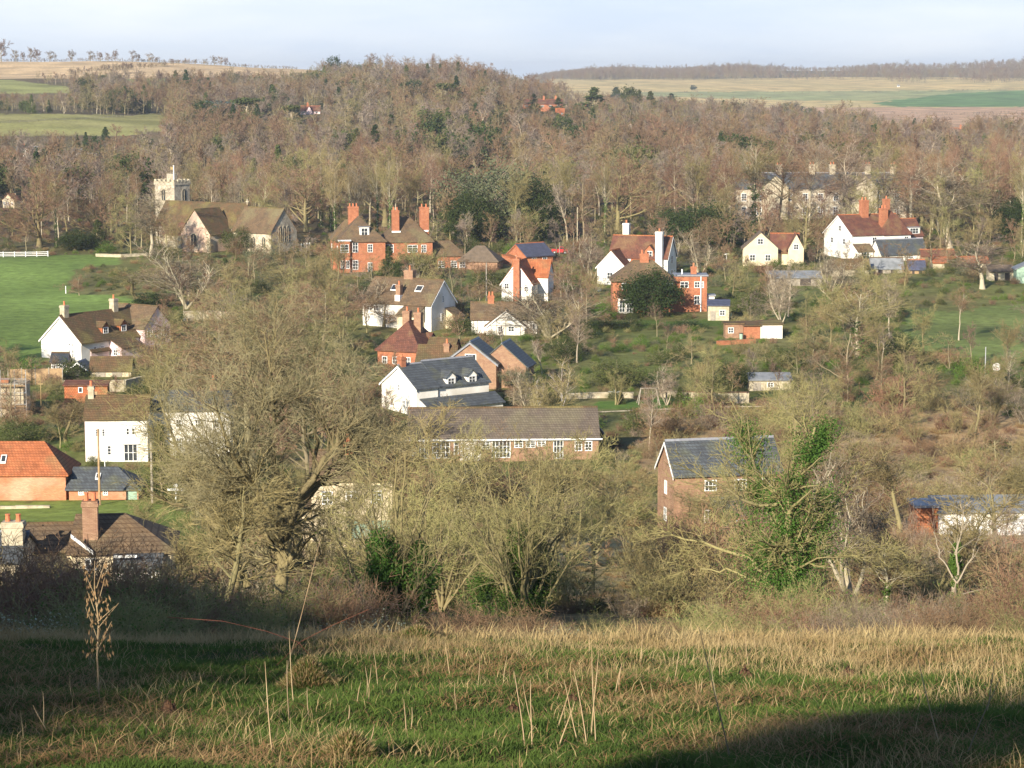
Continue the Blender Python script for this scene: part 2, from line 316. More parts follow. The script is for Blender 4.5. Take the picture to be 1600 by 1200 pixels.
def bare(key, seed, H=14, th=.5, r0=.22, n1=12, n2=60, n3=420, n4=3200, a1=50, tw=.014, lean=0, trunks=None, trop=.10, lf1=.62, t0=.22, mats=('bark', 'twig_olive', 'ivy'),
         one=False, ivyn=0, ivyh=.6, ivys=.22, ivyw=3, ivyt=None, l4=1.0, stems=1, fan=.25, l3=.55, ivr=.45):
    rng = np.random.default_rng(seed)
    if trunks is None:
        T = []
        for s in range(stems):
            k = 9; p = np.zeros(3); d = nrm(np.array([rng.normal()*(.04 if stems == 1 else fan)+lean, rng.normal()*(.04 if stems == 1 else fan), 1.])); pl = [p.copy()]
            hh = H*(.93 if stems == 1 else rng.uniform(.55, .9))
            for j in range(k-1): p = p+d*hh/(k-1); pl.append(p.copy()); d = nrm(d+rng.normal(size=3)*.09+np.array([0, 0, .04]))
            T.append(pl)
        Pt = np.array(T); Rd = r0*(1-.9*np.linspace(0, 1, 9)**1.1)[None]*np.ones((stems, 1))*(1 if stems == 1 else .6)
        Rd[:, 0] *= 1.35
    else:
        Pt = np.stack([resamp(t[0], 10) for t in trunks]); Rd = np.stack([np.linspace(t[1], t[2], 10) for t in trunks])
        w = rng.normal(size=Pt.shape)*H*.006; w[:, 0] = 0; Pt = Pt+w
    P1, R1 = spawn(rng, Pt, Rd, n1, t0, 1, a1, lf1*(.62 if trunks is None else 1), 7, trop, .13, .55, .03)
    if trunks is None and stems == 1:   # the trunk breaks into leaders rather than running through
        pass
    B1 = np.concatenate([P1], 0); BR1 = R1
    P2, R2 = spawn(rng, np.concatenate([resampk(Pt, 7), B1]), np.concatenate([resampk(Rd, 7), BR1]), n2, max(.2, t0), 1, 46, .5, 6, trop*.55, .17, .5, tw*1.5, lmax=H*.3)
    P3, R3 = spawn(rng, P2, R2, n3, .1, 1, 42, l3, 5, trop*.4, .2, .45, tw*1.1, lmax=H*.15)
    P4, R4 = spawn(rng, P3, R3, n4, .1, 1, 42, .6*l4, 3, .04, .2, .6, tw*.85, lmax=H*.075, taper=.7)
    a = [tubes(rng, Pt, Rd, 7 if not one else 4), tubes(rng, P1, R1, 5 if not one else 3)]
    (a if not one else []).append(tubes(rng, P2, R2, 3))
    b = [tubes(rng, P3, R3, 2), tubes(rng, P4, R4, 2)]
    if one: b.append(tubes(rng, P2, R2, 2))
    iv = None
    if ivyn:
        S = np.concatenate([resampk(Pt, 10), resampk(P1, 10)]); SR = np.concatenate([resampk(Rd, 10), resampk(R1, 10)])
        if ivyt: S = S[:ivyt]; SR = SR[:ivyt]
        L = np.linalg.norm(np.diff(S, axis=1), axis=2).sum(1); wt = L*(1+ivyw*(np.arange(len(S)) < min(len(Pt), 4))); ii = rng.choice(len(S), ivyn*2, p=wt/wt.sum()); t = rng.uniform(0, 8.99, ivyn*2); j = t.astype(int); f = (t-j)[:, None]
        c = S[ii, j]*(1-f)+S[ii, j+1]*f; zz = c[:, 2]/H
        keep = rng.uniform(size=len(c)) < np.clip((ivyh-zz)/.18, 0, 1); keep &= (np.sin(c[:, 2]*3.1+ii*2.)+.5*np.sin(c[:, 2]*7.3+ii) > -.55)
        c = c[keep][:ivyn]; ii = ii[keep][:ivyn]; rr = ivr*(.35+.65*np.clip(1-c[:, 2]/H/ivyh, 0, 1))*(1+.45*np.sin(c[:, 2]*2.3+ii*1.7)+.25*np.sin(c[:, 2]*5.1))
        off = nrm(rng.normal(size=c.shape))*(rng.uniform(.05, 1.25, (len(c), 1))**.8)*rr[:, None]; off[:, 2] *= .8
        c = c+off; c[:, 2] = np.maximum(c[:, 2], .05)
        iv = leaves(rng, c, ivys)
    proto(key, join(a), join(b), iv, mats, one, H=None)
def resampk(A, k):
    n, kk = A.shape[:2]; s = np.linspace(0, kk-1, k); i = np.minimum(s.astype(int), kk-2); f = s-i
    if A.ndim == 3: f = f[None, :, None]
    else: f = f[None, :]
    return A[:, i]*(1-f)+A[:, i+1]*f
def leafy(key, seed, shape='round', H=10, W=8, ncl=70, nl=7000, ls=.3, z0=.12, mats=('bark', 'leaf_dark'), one=False, cl=.16, tr=.2):
    rng = np.random.default_rng(seed)
    if shape in ('round', 'dome', 'bush'):
        u = nrm(rng.normal(size=(ncl, 3))); r = rng.uniform(.35, 1, (ncl, 1))**.5; c = u*r
        lump = 1+.22*np.sin(u[:, 0]*4+seed)*np.cos(u[:, 1]*3+seed*2)+.12*rng.normal(size=ncl); c = c*lump[:, None]
        if shape == 'bush': c[:, 2] = np.abs(c[:, 2])
        c = c*np.array([W/2, W/2, H*(1-z0)/2 if shape != 'bush' else H*.85])+np.array([0, 0, H*(1+z0)/2 if shape != 'bush' else .05*H])
        rad = np.full(ncl, cl*W)*rng.uniform(.6, 1.3, ncl)
    elif shape == 'cone':
        z = rng.uniform(0, 1, ncl)**1.25; q = rng.uniform(0, 2*np.pi, ncl); rr = (1-z)**.85*W/2*rng.uniform(.35, 1.05, ncl)*(1+.15*np.sin(z*40))+.1
        c = np.stack([rr*np.cos(q), rr*np.sin(q), H*(z0+(1-z0)*z)], 1); rad = cl*W*(1.1-.75*z)
    elif shape == 'column':
        z = rng.uniform(0, 1, ncl); q = rng.uniform(0, 2*np.pi, ncl); rr = np.sin(np.clip(z*.95+.08, 0, 1)*np.pi)**.5*W/2*rng.uniform(.2, 1, ncl)
        c = np.stack([rr*np.cos(q), rr*np.sin(q), H*(z0+(1-z0)*z)], 1); rad = cl*W*np.ones(ncl)
    elif shape == 'pine':      # flat plates of needles on a bare stem
        nt_ = 9; zt = np.sort(rng.uniform(.38, 1, nt_)); i = rng.integers(0, nt_, ncl); q = rng.uniform(0, 2*np.pi, ncl)
        dq = rng.uniform(0, 2*np.pi, nt_); rr = W/2*(1.15-.85*zt[i])*rng.uniform(.1, 1, ncl)*(.75+.35*np.cos(q-dq[i]))
        c = np.stack([rr*np.cos(q), rr*np.sin(q), H*zt[i]+rng.normal(size=ncl)*.02*H], 1); rad = cl*W*np.ones(ncl)
    i = rng.integers(0, ncl, nl); off = rng.normal(size=(nl, 3))*.5*rad[i][:, None]
    if shape == 'pine': off[:, 2] *= .35
    p = c[i]+off; p[:, 2] = np.maximum(p[:, 2], .04*H if shape != 'bush' else .01)
    cr_ = leaves(rng, p, np.full(nl, ls))
    k = 7; Tp = np.zeros((1, k, 3)); Tp[0, :, 2] = np.linspace(0, H*.9, k); Tp[0, 1:, :2] = rng.normal(size=(k-1, 2))*.012*H
    TR_ = (tr*(1-.85*np.linspace(0, 1, k)))[None]
    P1, R1 = spawn(rng, Tp, TR_, 16, z0+.05, .95, 55, W/H*.6, 5, .06, .1, .5, .025)
    # limbs that reach the leaf clusters
    m = min(ncl, 50); b0 = np.stack([np.zeros(m), np.zeros(m), np.clip(c[:m, 2]*.72, .03*H, H*.8)], 1)
    LP = np.stack([b0*(1-f)+c[:m]*f+np.array([0, 0, -.03*H])*math.sin(f*3.14) for f in np.linspace(0, 1, 5)], 1); LR = np.linspace(tr*.35, .02, 5)[None]*np.ones((m, 1))
    tk = join([tubes(rng, Tp, TR_, 6), tubes(rng, P1, R1, 3), tubes(rng, LP, LR, 3)])
    proto(key, tk, cr_, None, mats, one, H=None)
def shrub(key, seed, H=2.2, W=2.6, n0=26, n1=150, n2=900, n3=0, nl=0, ls=.06, tw=.008, mats=('bark', 'twig_red', 'leaf_bramble'), fan=.55, arch=-.03, r0=.018, one=True):
    """many stems from the ground, with or without leaves"""
    rng = np.random.default_rng(seed); k = 7
    b = rng.normal(size=(n0, 3))*np.array([W*.17, W*.17, 0]); d = nrm(b*fan*2.2/W+rng.normal(size=(n0, 3))*.22*np.array([1, 1, 0])+np.array([0, 0, 1]))
    pts = [b]; ln = H*rng.uniform(.6, 1.1, n0)
    for j in range(k-1): pts.append(pts[-1]+d*(ln/(k-1))[:, None]); d = nrm(d+np.array([0, 0, arch])+rng.normal(size=(n0, 3))*.1)
    P0 = np.stack(pts, 1); R0 = r0*(1-.7*np.linspace(0, 1, k))[None]*np.ones((n0, 1))
    P1, R1 = spawn(rng, P0, R0, n1, .1, 1, 45, .5, 5, .03, .16, .7, tw*1.2)
    P2, R2 = spawn(rng, P1, R1, n2, .05, 1, 42, .6, 3, .03, .16, .7, tw)
    a = [tubes(rng, P0, R0, 3)]; c = [tubes(rng, P1, R1, 2), tubes(rng, P2, R2, 2)]
    lv_ = None
    if nl:
        S = np.concatenate([P1[:, :5].reshape(-1, 3), P2.reshape(-1, 3)]); q = S[rng.integers(0, len(S), nl)]+rng.normal(size=(nl, 3))*.05*W; q[:, 2] = np.maximum(q[:, 2], .03)
        lv_ = leaves(rng, q, np.full(nl, ls))
    if one: proto(key, join(a), join(c), lv_, mats, True, H=None)
    else: proto(key, join(a), join(c), lv_, mats, False, H=None)

# kinds of woodland tree (near versions in parts, far versions as one mesh)
TW = ['twig_red', 'twig_olive', 'twig_grey', 'twig_moss', 'twig_purple']
for i in range(6):
    bare('bare%d' % i, 10+i, H=14, r0=.24, n1=[13, 11, 15, 12, 14, 10][i], n2=70, n3=430, n4=3000, a1=[48, 58, 40, 52, 44, 60][i], lf1=[.7, .95, .6, .85, .75, 1.05][i], t0=[.25, .15, .35, .2, .28, .12][i], tw=.019,
         mats=(['bark', 'mossbark', 'palebark', 'mossbark', 'bark', 'bark'][i], ['twig_red', 'twig_moss', 'twig_grey', 'twig_olive', 'twig_olive', 'twig_red'][i], 'ivy'))
for i in range(3):
    bare('fan%d' % i, 30+i, H=8, stems=6, fan=.32, r0=.16, n1=26, n2=90, n3=480, n4=2600, a1=26, lf1=.55, t0=.3, tw=.015, trop=.12,
         mats=(['mossbark', 'palebark', 'mossbark'][i], ['twig_moss', 'twig_grey', 'twig_olive'][i], 'ivy'))
bare('tallp', 41, H=22, r0=.30, n1=12, n2=60, n3=380, n4=2600, a1=38, lf1=.36, t0=.5, tw=.024, mats=('palebark', 'twig_red', 'ivy'))
bare('talli', 42, H=22, r0=.30, n1=14, n2=60, n3=380, n4=2600, a1=42, lf1=.42, t0=.4, tw=.024, mats=('palebark', 'twig_olive', 'ivy'), ivyn=2200, ivyh=.55, ivys=.45, ivr=.8)
bare('dome', 43, H=15, r0=.42, n1=22, n2=110, n3=800, n4=6000, a1=62, lf1=1.15, t0=.13, tw=.022, trop=.09, mats=('mossbark', 'twig_red', 'ivy'))
bare('birch', 44, H=9, stems=3, fan=.14, r0=.14, n1=20, n2=80, n3=400, n4=1800, a1=32, lf1=.4, t0=.25, tw=.012, mats=('birchbark', 'twig_purple', 'ivy'))
FARK = []
for i in range(13):
    k = 'far%d' % i
    bare(k, 60+i, H=14, r0=.26, n1=9, n2=34, n3=150, n4=760, a1=[46, 55, 38, 50, 44][i % 5] if i < 10 else 62, lf1=[.7, .9, .55, .8, .7][i % 5] if i < 10 else 1.2, t0=[.25, .15, .4, .2, .3][i % 5] if i < 10 else .08, tw=.05, l4=1.25,
         mats=(['bark', 'bark', 'palebark' if i == 2 else 'bark', 'mossbark', 'bark'][i % 5], ['wood_red', 'wood_olive', 'wood_grey', 'wood_red', 'twig_purple'][i % 5]), one=True)
    FARK.append(k)
for i in range(2): bare('dense%d' % i, 75+i, H=11, r0=.3, n1=12, n2=60, n3=260, n4=1900, a1=56, lf1=.95, t0=.14, tw=.07, l4=1.2, mats=('bark', ['twig_purple', 'twig_grey'][i], 'ivy'), one=True)
leafy('shade', 78, 'round', H=8, W=8.4, ncl=170, nl=26000, ls=.42, mats=('bark', 'leaf_dark'), z0=.03, cl=.15)
leafy('conif_dark', 80, 'cone', H=14, W=6, ncl=120, nl=3600, ls=.6, mats=('bark', 'leaf_dark'), one=True, z0=.06)
leafy('conif_olive', 81, 'cone', H=14, W=7, ncl=90, nl=3200, ls=.6, mats=('bark', 'leaf_olive'), one=True, z0=.1)
leafy('pine_far', 82, 'pine', H=15, W=9, ncl=60, nl=2600, ls=.6, mats=('palebark', 'leaf_olive'), one=True)
leafy('pine_blue', 83, 'pine', H=15, W=10, ncl=60, nl=2600, ls=.6, mats=('palebark', 'leaf_blue'), one=True)
leafy('ever_far', 84, 'round', H=11, W=10, ncl=60, nl=3400, ls=.65, mats=('bark', 'leaf_dark'), one=True)
leafy('ever_olive', 85, 'round', H=10, W=9, ncl=60, nl=3400, ls=.6, mats=('bark', 'leaf_olive'), one=True)
leafy('yew', 86, 'round', H=8, W=8.4, ncl=150, nl=15000, ls=.26, mats=('bark', 'leaf_dark'), z0=.06, cl=.14)
leafy('holm', 87, 'dome', H=9, W=11, ncl=110, nl=12000, ls=.30, mats=('palebark', 'leaf_grey'), z0=.12, cl=.14)
leafy('laurel', 88, 'round', H=6, W=6, ncl=80, nl=8000, ls=.22, mats=('bark', 'leaf_olive'), z0=.03, cl=.17)
leafy('pinenear', 89, 'pine', H=14, W=10, ncl=110, nl=9000, ls=.34, mats=('palebark', 'leaf_olive'), cl=.11)
leafy('conenear', 90, 'cone', H=9, W=4, ncl=160, nl=9000, ls=.2, mats=('bark', 'leaf_olive'), z0=.02, cl=.15)
leafy('bush_bright', 91, 'bush', H=2.5, W=4, ncl=60, nl=3600, ls=.15, mats=('bark', 'leaf_bright'), one=True, tr=.06, cl=.2)
leafy('bush_olive', 92, 'bush', H=2.5, W=3.6, ncl=50, nl=3400, ls=.15, mats=('bark', 'leaf_olive'), one=True, tr=.06, cl=.2)
leafy('bush_dark', 93, 'bush', H=2.5, W=3.6, ncl=50, nl=3400, ls=.15, mats=('bark', 'leaf_dark'), one=True, tr=.06, cl=.2)
leafy('bush_grey', 94, 'bush', H=2.4, W=3.8, ncl=50, nl=3000, ls=.14, mats=('bark', 'leaf_grey'), one=True, tr=.06, cl=.2)
shrub('scrub_red', 100, H=2.4, W=3.0, n0=34, n1=190, n2=1300, tw=.011, mats=('bark', 'twig_red', 'leaf_bramble'))
shrub('scrub_olive', 101, H=2.6, W=3.0, n0=34, n1=190, n2=1300, tw=.011, mats=('mossbark', 'twig_olive', 'leaf_bramble'), nl=200, ls=.12)
shrub('scrub_pale', 102, H=2.6, W=3.2, n0=30, n1=170, n2=1200, tw=.011, mats=('palebark', 'twig_grey', 'leaf_bramble'))
shrub('scrub_moss', 103, H=3.0, W=3.4, n0=34, n1=190, n2=1300, tw=.012, mats=('mossbark', 'twig_moss', 'ivy'), nl=250, ls=.14)
shrub('brambly', 104, H=1.6, W=3.0, n0=50, n1=300, n2=2200, nl=1600, ls=.075, tw=.006, mats=('bramblestem', 'twig_red', 'leaf_bramble'), arch=-.16, fan=.8, r0=.010)
shrub('bramblypale', 105, H=1.4, W=3.0, n0=46, n1=260, n2=1800, nl=1500, ls=.07, tw=.006, mats=('bramblestem', 'twig_olive', 'leaf_pale'), arch=-.16, fan=.8, r0=.010)
shrub('hedgered', 106, H=2.2, W=3.0, n0=60, n1=420, n2=3800, tw=.006, mats=('bark', 'twig_red', 'leaf_brown'), nl=500, ls=.06, r0=.014)
shrub('hedgegrey', 107, H=2.4, W=3.0, n0=60, n1=420, n2=3800, tw=.006, mats=('palebark', 'twig_grey', 'leaf_bramble'), nl=500, ls=.06, r0=.014)
shrub('hedgemoss', 108, H=2.4, W=3.0, n0=60, n1=420, n2=3400, tw=.006, mats=('mossbark', 'twig_moss', 'ivy'), nl=1200, ls=.075, r0=.014)
shrub('rough', 109, H=.8, W=2.6, n0=240, n1=300, n2=500, tw=.010, mats=('straw_brown', 'straw', 'leaf_brown'), r0=.014, fan=.4)
shrub('reddish', 110, H=1.4, W=2.4, n0=60, n1=260, n2=1200, tw=.010, mats=('leaf_brown', 'twig_red', 'leaf_brown'), nl=400, ls=.10, fan=.4)

FR = [(-40, 178, 245, 207, 1250), (-40, 131, 105, 148, 1620), (30, 99, 470, 114, 2300), (890, 133, 1700, 156, 4000), (1200, 156, 1700, 166, 4000), (1370, 166, 1700, 186, 4000)]   # far fields that stay in view
BR = []      # places of the photograph where something must stay in view: u0,r0,u1,r1,distance
FP = []      # footprints: x, y, radius
def blocked(u, rb, D, Hp, Wp, tol=.10):
    for (u0, r0, u1, r1, d) in BR:
        if D > d+2: continue
        ox = min(u+Wp/2, u1)-max(u-Wp/2, u0); oy = min(rb, r1)-max(rb-Hp, r0)
        if ox > 0 and oy > 0 and ox*oy > tol*(u1-u0)*(r1-r0): return True
    for (u0, r0, u1, r1, d) in FR:
        if D < d and min(u+Wp*.4, u1) > max(u-Wp*.4, u0) and min(rb, r1)-max(rb-Hp, r0) > 2.5: return True
    return False
def plant(key, x, y, H, name, label=None, cat=None, group=None, wx=1., rz=None, kind=None):
    pr = PR[key]; z = float(Z(x, y)); rz = random.uniform(0, 6.28) if rz is None else rz; s = (H*wx, H*wx, H)
    if len(pr) == 1:
        o = link(name, pr[0][1], None, (x, y, z-.05), rz, s)
    else:
        o = link(name, None, None, (x, y, z-.05), rz, s)
        for nm, me in pr: link(nm, me, o)
    tag(o, label, cat, group, kind); return o
def pp(key, u, r, Hp, name, label, cat, group=None, Wp=None, rz=None, D=None):
    """plants at a place of the photograph: Hp, Wp = size in its pixels"""
    x, y, z = gh(u, r)
    if D is not None:
        x, y, _ = at(u, r, D)
    s = y/F; H = Hp*s
    wx = 1.
    if Wp:
        v = PR[key][-1][1] if len(PR[key]) == 1 else PR[key][1][1]
        if v.name not in WID:
            co = np.empty(len(v.vertices)*3, np.float32); v.vertices.foreach_get('co', co); co = co.reshape(-1, 3); WID[v.name] = np.percentile(co[:, 0], 98)-np.percentile(co[:, 0], 2)
        wx = Wp/Hp/WID[v.name]
    FP.append((x, y, .15*H)); return plant(key, x, y, H, name, label, cat, group, wx, rz)
WID = {}
def cloud(name, kinds, pts, label, cat):
    """points (x, y, height, kind index): one object that repeats trees standing in the wood"""
    pts = np.array(pts); zz = Z(pts[:, 0], pts[:, 1])-.1
    me = bpy.data.meshes.new(name); me.vertices.add(len(pts)); me.vertices.foreach_set('co', np.stack([pts[:, 0], pts[:, 1], zz], 1).astype(np.float32).ravel())
    rng = np.random.default_rng(len(pts))
    for nm, tp, dat in (('hh', 'FLOAT', pts[:, 2]), ('kk', 'INT', pts[:, 3].astype(int)), ('rz', 'FLOAT', rng.uniform(0, 6.28, len(pts)))):
        a = me.attributes.new(nm, tp, 'POINT'); a.data.foreach_set('value', dat.astype(np.float32) if tp == 'FLOAT' else dat.astype(np.int32))
    o = link(name, me); md = o.modifiers.new('scatter', 'NODES'); g = bpy.data.node_groups.new(name, 'GeometryNodeTree'); md.node_group = g
    g.interface.new_socket('Geometry', in_out='INPUT', socket_type='NodeSocketGeometry'); g.interface.new_socket('Geometry', in_out='OUTPUT', socket_type='NodeSocketGeometry')
    n = g.nodes; l = g.links; gi = n.new('NodeGroupInput'); go = n.new('NodeGroupOutput'); jn = n.new('GeometryNodeJoinGeometry')
    for ob in reversed(kinds):
        oi = n.new('GeometryNodeObjectInfo'); oi.inputs['Object'].default_value = ob; oi.inputs['As Instance'].default_value = True; oi.transform_space = 'ORIGINAL'
        l.new(oi.outputs['Geometry'], jn.inputs[0])
    ip = n.new('GeometryNodeInstanceOnPoints'); ip.inputs['Pick Instance'].default_value = True
    def na(nm, tp):
        q = n.new('GeometryNodeInputNamedAttribute'); q.data_type = tp; q.inputs['Name'].default_value = nm; return q.outputs['Attribute']
    cx = n.new('ShaderNodeCombineXYZ'); l.new(na('rz', 'FLOAT'), cx.inputs[2]); l.new(cx.outputs[0], ip.inputs['Rotation'])
    l.new(na('kk', 'INT'), ip.inputs['Instance Index']); l.new(na('hh', 'FLOAT'), ip.inputs['Scale'])
    l.new(gi.outputs[0], ip.inputs['Points']); l.new(jn.outputs[0], ip.inputs['Instance']); l.new(ip.outputs[0], go.inputs[0])
    tag(o, label, cat, None, 'stuff'); return o
# ------------------------------------------------------------------ the land
def inpoly(u, r, pl):
    c = np.zeros(np.shape(u), bool); n = len(pl)
    for i in range(n):
        x0, y0 = pl[i]; x1, y1 = pl[(i+1) % n]
        k = ((y0 > r) != (y1 > r)) & (u < (x1-x0)*(r-y0)/((y1-y0) or 1e-9)+x0); c ^= k
    return c
# fields: photo outline of the ground, distance range, two colours
FIELDS = [
 ([(-900, 398), (190, 400), (185, 412), (120, 425), (105, 440), (108, 458), (170, 460), (215, 470), (220, 500), (150, 520), (65, 565), (40, 585), (-900, 600)], 320, 520, (.17, .24, .06), (.14, .21, .05), 'green'),
 ([(-900, 788), (230, 782), (300, 800), (330, 850), (290, 880), (-900, 880)], 150, 232, (.17, .21, .045), (.13, .17, .04), 'green'),
 ([(1415, 478), (1480, 486), (1600, 474), (2500, 470), (2500, 560), (1500, 560), (1400, 535), (1420, 500)], 320, 460, (.15, .20, .055), (.13, .15, .05), 'green'),
 ([(930, 625), (1065, 625), (1070, 640), (925, 640)], 270, 330, (.10, .17, .03), (.08, .14, .03), 'green'),
 ([(930, 500), (1130, 500), (1130, 512), (930, 512)], 330, 420, (.10, .15, .03), (.08, .13, .03), 'green'),
 ([(1200, 455), (1330, 455), (1400, 430), (1400, 445), (1330, 475), (1200, 475)], 380, 470, (.12, .16, .05), (.16, .14, .06), 'green'),
 ([(1000, 660), (1230, 640), (2500, 640), (2500, 900), (1250, 900), (1150, 760), (1000, 760)], 150, 295, (.38, .26, .14), (.28, .20, .10), 'rough'),
 ([(850, 835), (1150, 830), (1250, 900), (1150, 950), (860, 950)], 100, 215, (.46, .34, .17), (.36, .29, .12), 'rough'),
 ([(-2000, 173), (120, 178), (200, 180), (240, 178), (330, 192), (330, 200), (250, 205), (200, 212), (-2000, 220)], 800, 1250, (.33, .30, .12), (.27, .26, .09), 'far'),
 ([(-2000, 122), (0, 122), (60, 130), (125, 138), (150, 146), (-2000, 150)], 1200, 1620, (.30, .30, .11), (.25, .26, .09), 'far'),
 ([(130, 112), (270, 118), (270, 150), (195, 150), (190, 130)], 1200, 1720, (.22, .26, .10), (.20, .24, .09), 'far'),
 ([(-2000, 0), (480, 0), (640, 100), (640, 142), (250, 142), (200, 130), (20, 124), (-2000, 122)], 1640, 2300, (.58, .42, .24), (.50, .36, .20), 'far'),
 ([(860, 118), (2800, 118), (2800, 205), (1230, 205), (1100, 168), (860, 160)], 1700, 4320, (.60, .43, .19), (.44, .36, .15), 'far'),
 ([(1000, 144), (1600, 140), (2800, 139), (2800, 145), (1300, 158), (1000, 150)], 2200, 4000, (.36, .34, .15), (.26, .30, .12), 'far'),
 ([(1360, 161), (1500, 145), (1700, 138), (2800, 138), (2800, 167), (1400, 167)], 2000, 4300, (.13, .23, .07), (.12, .20, .06), 'far'),
 ([(1100, 168), (2800, 167), (2800, 210), (1230, 205)], 1600, 4000, (.52, .33, .20), (.42, .27, .16), 'far'),
]
ys = np.concatenate([-np.geomspace(400, 2, 26), np.arange(0, 12, 1.), np.arange(12, 60, .22), np.arange(60, 250, 1.2), np.arange(250, 600, 2.2), np.arange(600, 1000, 5), np.arange(1000, 2400, 10), np.geomspace(2400, 5600, 90), np.geomspace(5700, 9500, 8)])
aa = np.concatenate([-np.geomspace(.8, .26, 16), np.arange(-.25, .2501, .0016), np.geomspace(.26, .8, 16)])
GX = aa[None, :]*np.sqrt(ys[:, None]**2+np.where(ys[:, None] < 0, 60, 22)**2); GY = np.repeat(ys[:, None], len(aa), 1); GZ = Z(GX, GY)
U, V_ = proj(GX, np.maximum(GY, 5), GZ)
jit = np.clip(GY/300, .4, 2.2); U = U+9*wob(GX, GY, .25, 9.)+5*wob(GX, GY, 1., 3.); V_ = V_+3.2*wob(GX, GY, .2, 11.)*np.clip(420/np.maximum(GY, 100), .12, 2)
def lerp3(a, b, t): return np.array(a)[None, None]*(1-t[..., None])+np.array(b)[None, None]*t[..., None]
n1 = .5+.5*wob(GX, GY, .13, 5.); n2 = .5+.5*wob(GX, GY, .9, 7.); n3 = .5+.5*wob(GX, GY, .03, 2.)
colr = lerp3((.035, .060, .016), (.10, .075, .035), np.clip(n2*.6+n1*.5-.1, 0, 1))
def blend(c2, w): 
    global colr
    colr = colr*(1-w[..., None])+c2*w[..., None]
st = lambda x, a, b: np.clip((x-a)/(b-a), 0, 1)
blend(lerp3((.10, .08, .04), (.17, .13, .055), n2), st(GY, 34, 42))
blend(lerp3((.12, .15, .04), (.15, .13, .055), n1), st(GY, 180, 240))
blend(lerp3((.075, .07, .03), (.10, .06, .04), n1), st(GY, 470, 540))
blend(lerp3((.13, .12, .055), (.14, .10, .06), n3), st(GY, 700, 900))
for pl, d0, d1, c1, c2, k in FIELDS:
    w = (inpoly(U, V_, pl) & (GY > d0) & (GY < d1)).astype(float)
    t = n1*.5+n2*.5 if k != 'far' else np.clip(.5+.5*wob(GX, GY, .02, 4.)*.7+.35*np.sin(GY*.08+GX*.02), 0, 1)
    blend(lerp3(c1, c2, np.clip(t, 0, 1)), w)
# brown bare patches by the molehills and a track line
V = np.stack([GX, GY, GZ], -1).reshape(-1, 3); ny, nx = GX.shape
ii = np.arange(ny*nx).reshape(ny, nx); Q = np.stack([ii[:-1, :-1], ii[:-1, 1:], ii[1:, 1:], ii[1:, :-1]], -1).reshape(-1, 4)
gm = bpy.data.materials.new('ground'); gm.use_nodes = True; t_ = gm.node_tree; nn = t_.nodes; ll = t_.links; bs = nn['Principled BSDF']; bs.inputs['Roughness'].default_value = .95; bs.inputs['Specular IOR Level'].default_value = .1
vc = nn.new('ShaderNodeVertexColor'); vc.layer_name = 'Col'; tx = nn.new('ShaderNodeTexCoord')
q1 = nn.new('ShaderNodeTexNoise'); q1.inputs['Scale'].default_value = .55; q1.inputs['Detail'].default_value = 10; q1.inputs['Roughness'].default_value = .7; ll.new(tx.outputs['Object'], q1.inputs['Vector'])
mr = nn.new('ShaderNodeMapRange'); mr.inputs[1].default_value = .3; mr.inputs[2].default_value = .7; mr.inputs[3].default_value = .6; mr.inputs[4].default_value = 1.4; ll.new(q1.outputs['Fac'], mr.inputs[0])
q2 = nn.new('ShaderNodeTexNoise'); q2.inputs['Scale'].default_value = .03; q2.inputs['Detail'].default_value = 6; ll.new(tx.outputs['Object'], q2.inputs['Vector']); m2_ = nn.new('ShaderNodeMapRange'); m2_.inputs[1].default_value = .35; m2_.inputs[2].default_value = .65; m2_.inputs[3].default_value = .72; m2_.inputs[4].default_value = 1.25; ll.new(q2.outputs['Fac'], m2_.inputs[0]); m3_ = nn.new('ShaderNodeMath'); m3_.operation = 'MULTIPLY'; ll.new(mr.outputs[0], m3_.inputs[0]); ll.new(m2_.outputs[0], m3_.inputs[1])
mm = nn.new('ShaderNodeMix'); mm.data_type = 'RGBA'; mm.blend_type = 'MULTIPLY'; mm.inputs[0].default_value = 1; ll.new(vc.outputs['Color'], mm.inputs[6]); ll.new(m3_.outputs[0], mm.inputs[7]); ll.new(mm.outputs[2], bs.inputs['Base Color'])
bp = nn.new('ShaderNodeBump'); bp.inputs['Strength'].default_value = .5; bp.inputs['Distance'].default_value = .3; ll.new(q1.outputs['Fac'], bp.inputs['Height']); ll.new(bp.outputs[0], bs.inputs['Normal'])
me = npmesh('ground', V, Q, gm, smooth=True)
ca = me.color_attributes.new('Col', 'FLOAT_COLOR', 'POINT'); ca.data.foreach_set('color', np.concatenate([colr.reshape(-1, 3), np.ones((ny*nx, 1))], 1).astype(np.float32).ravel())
tag(link('ground', me), kind='structure')
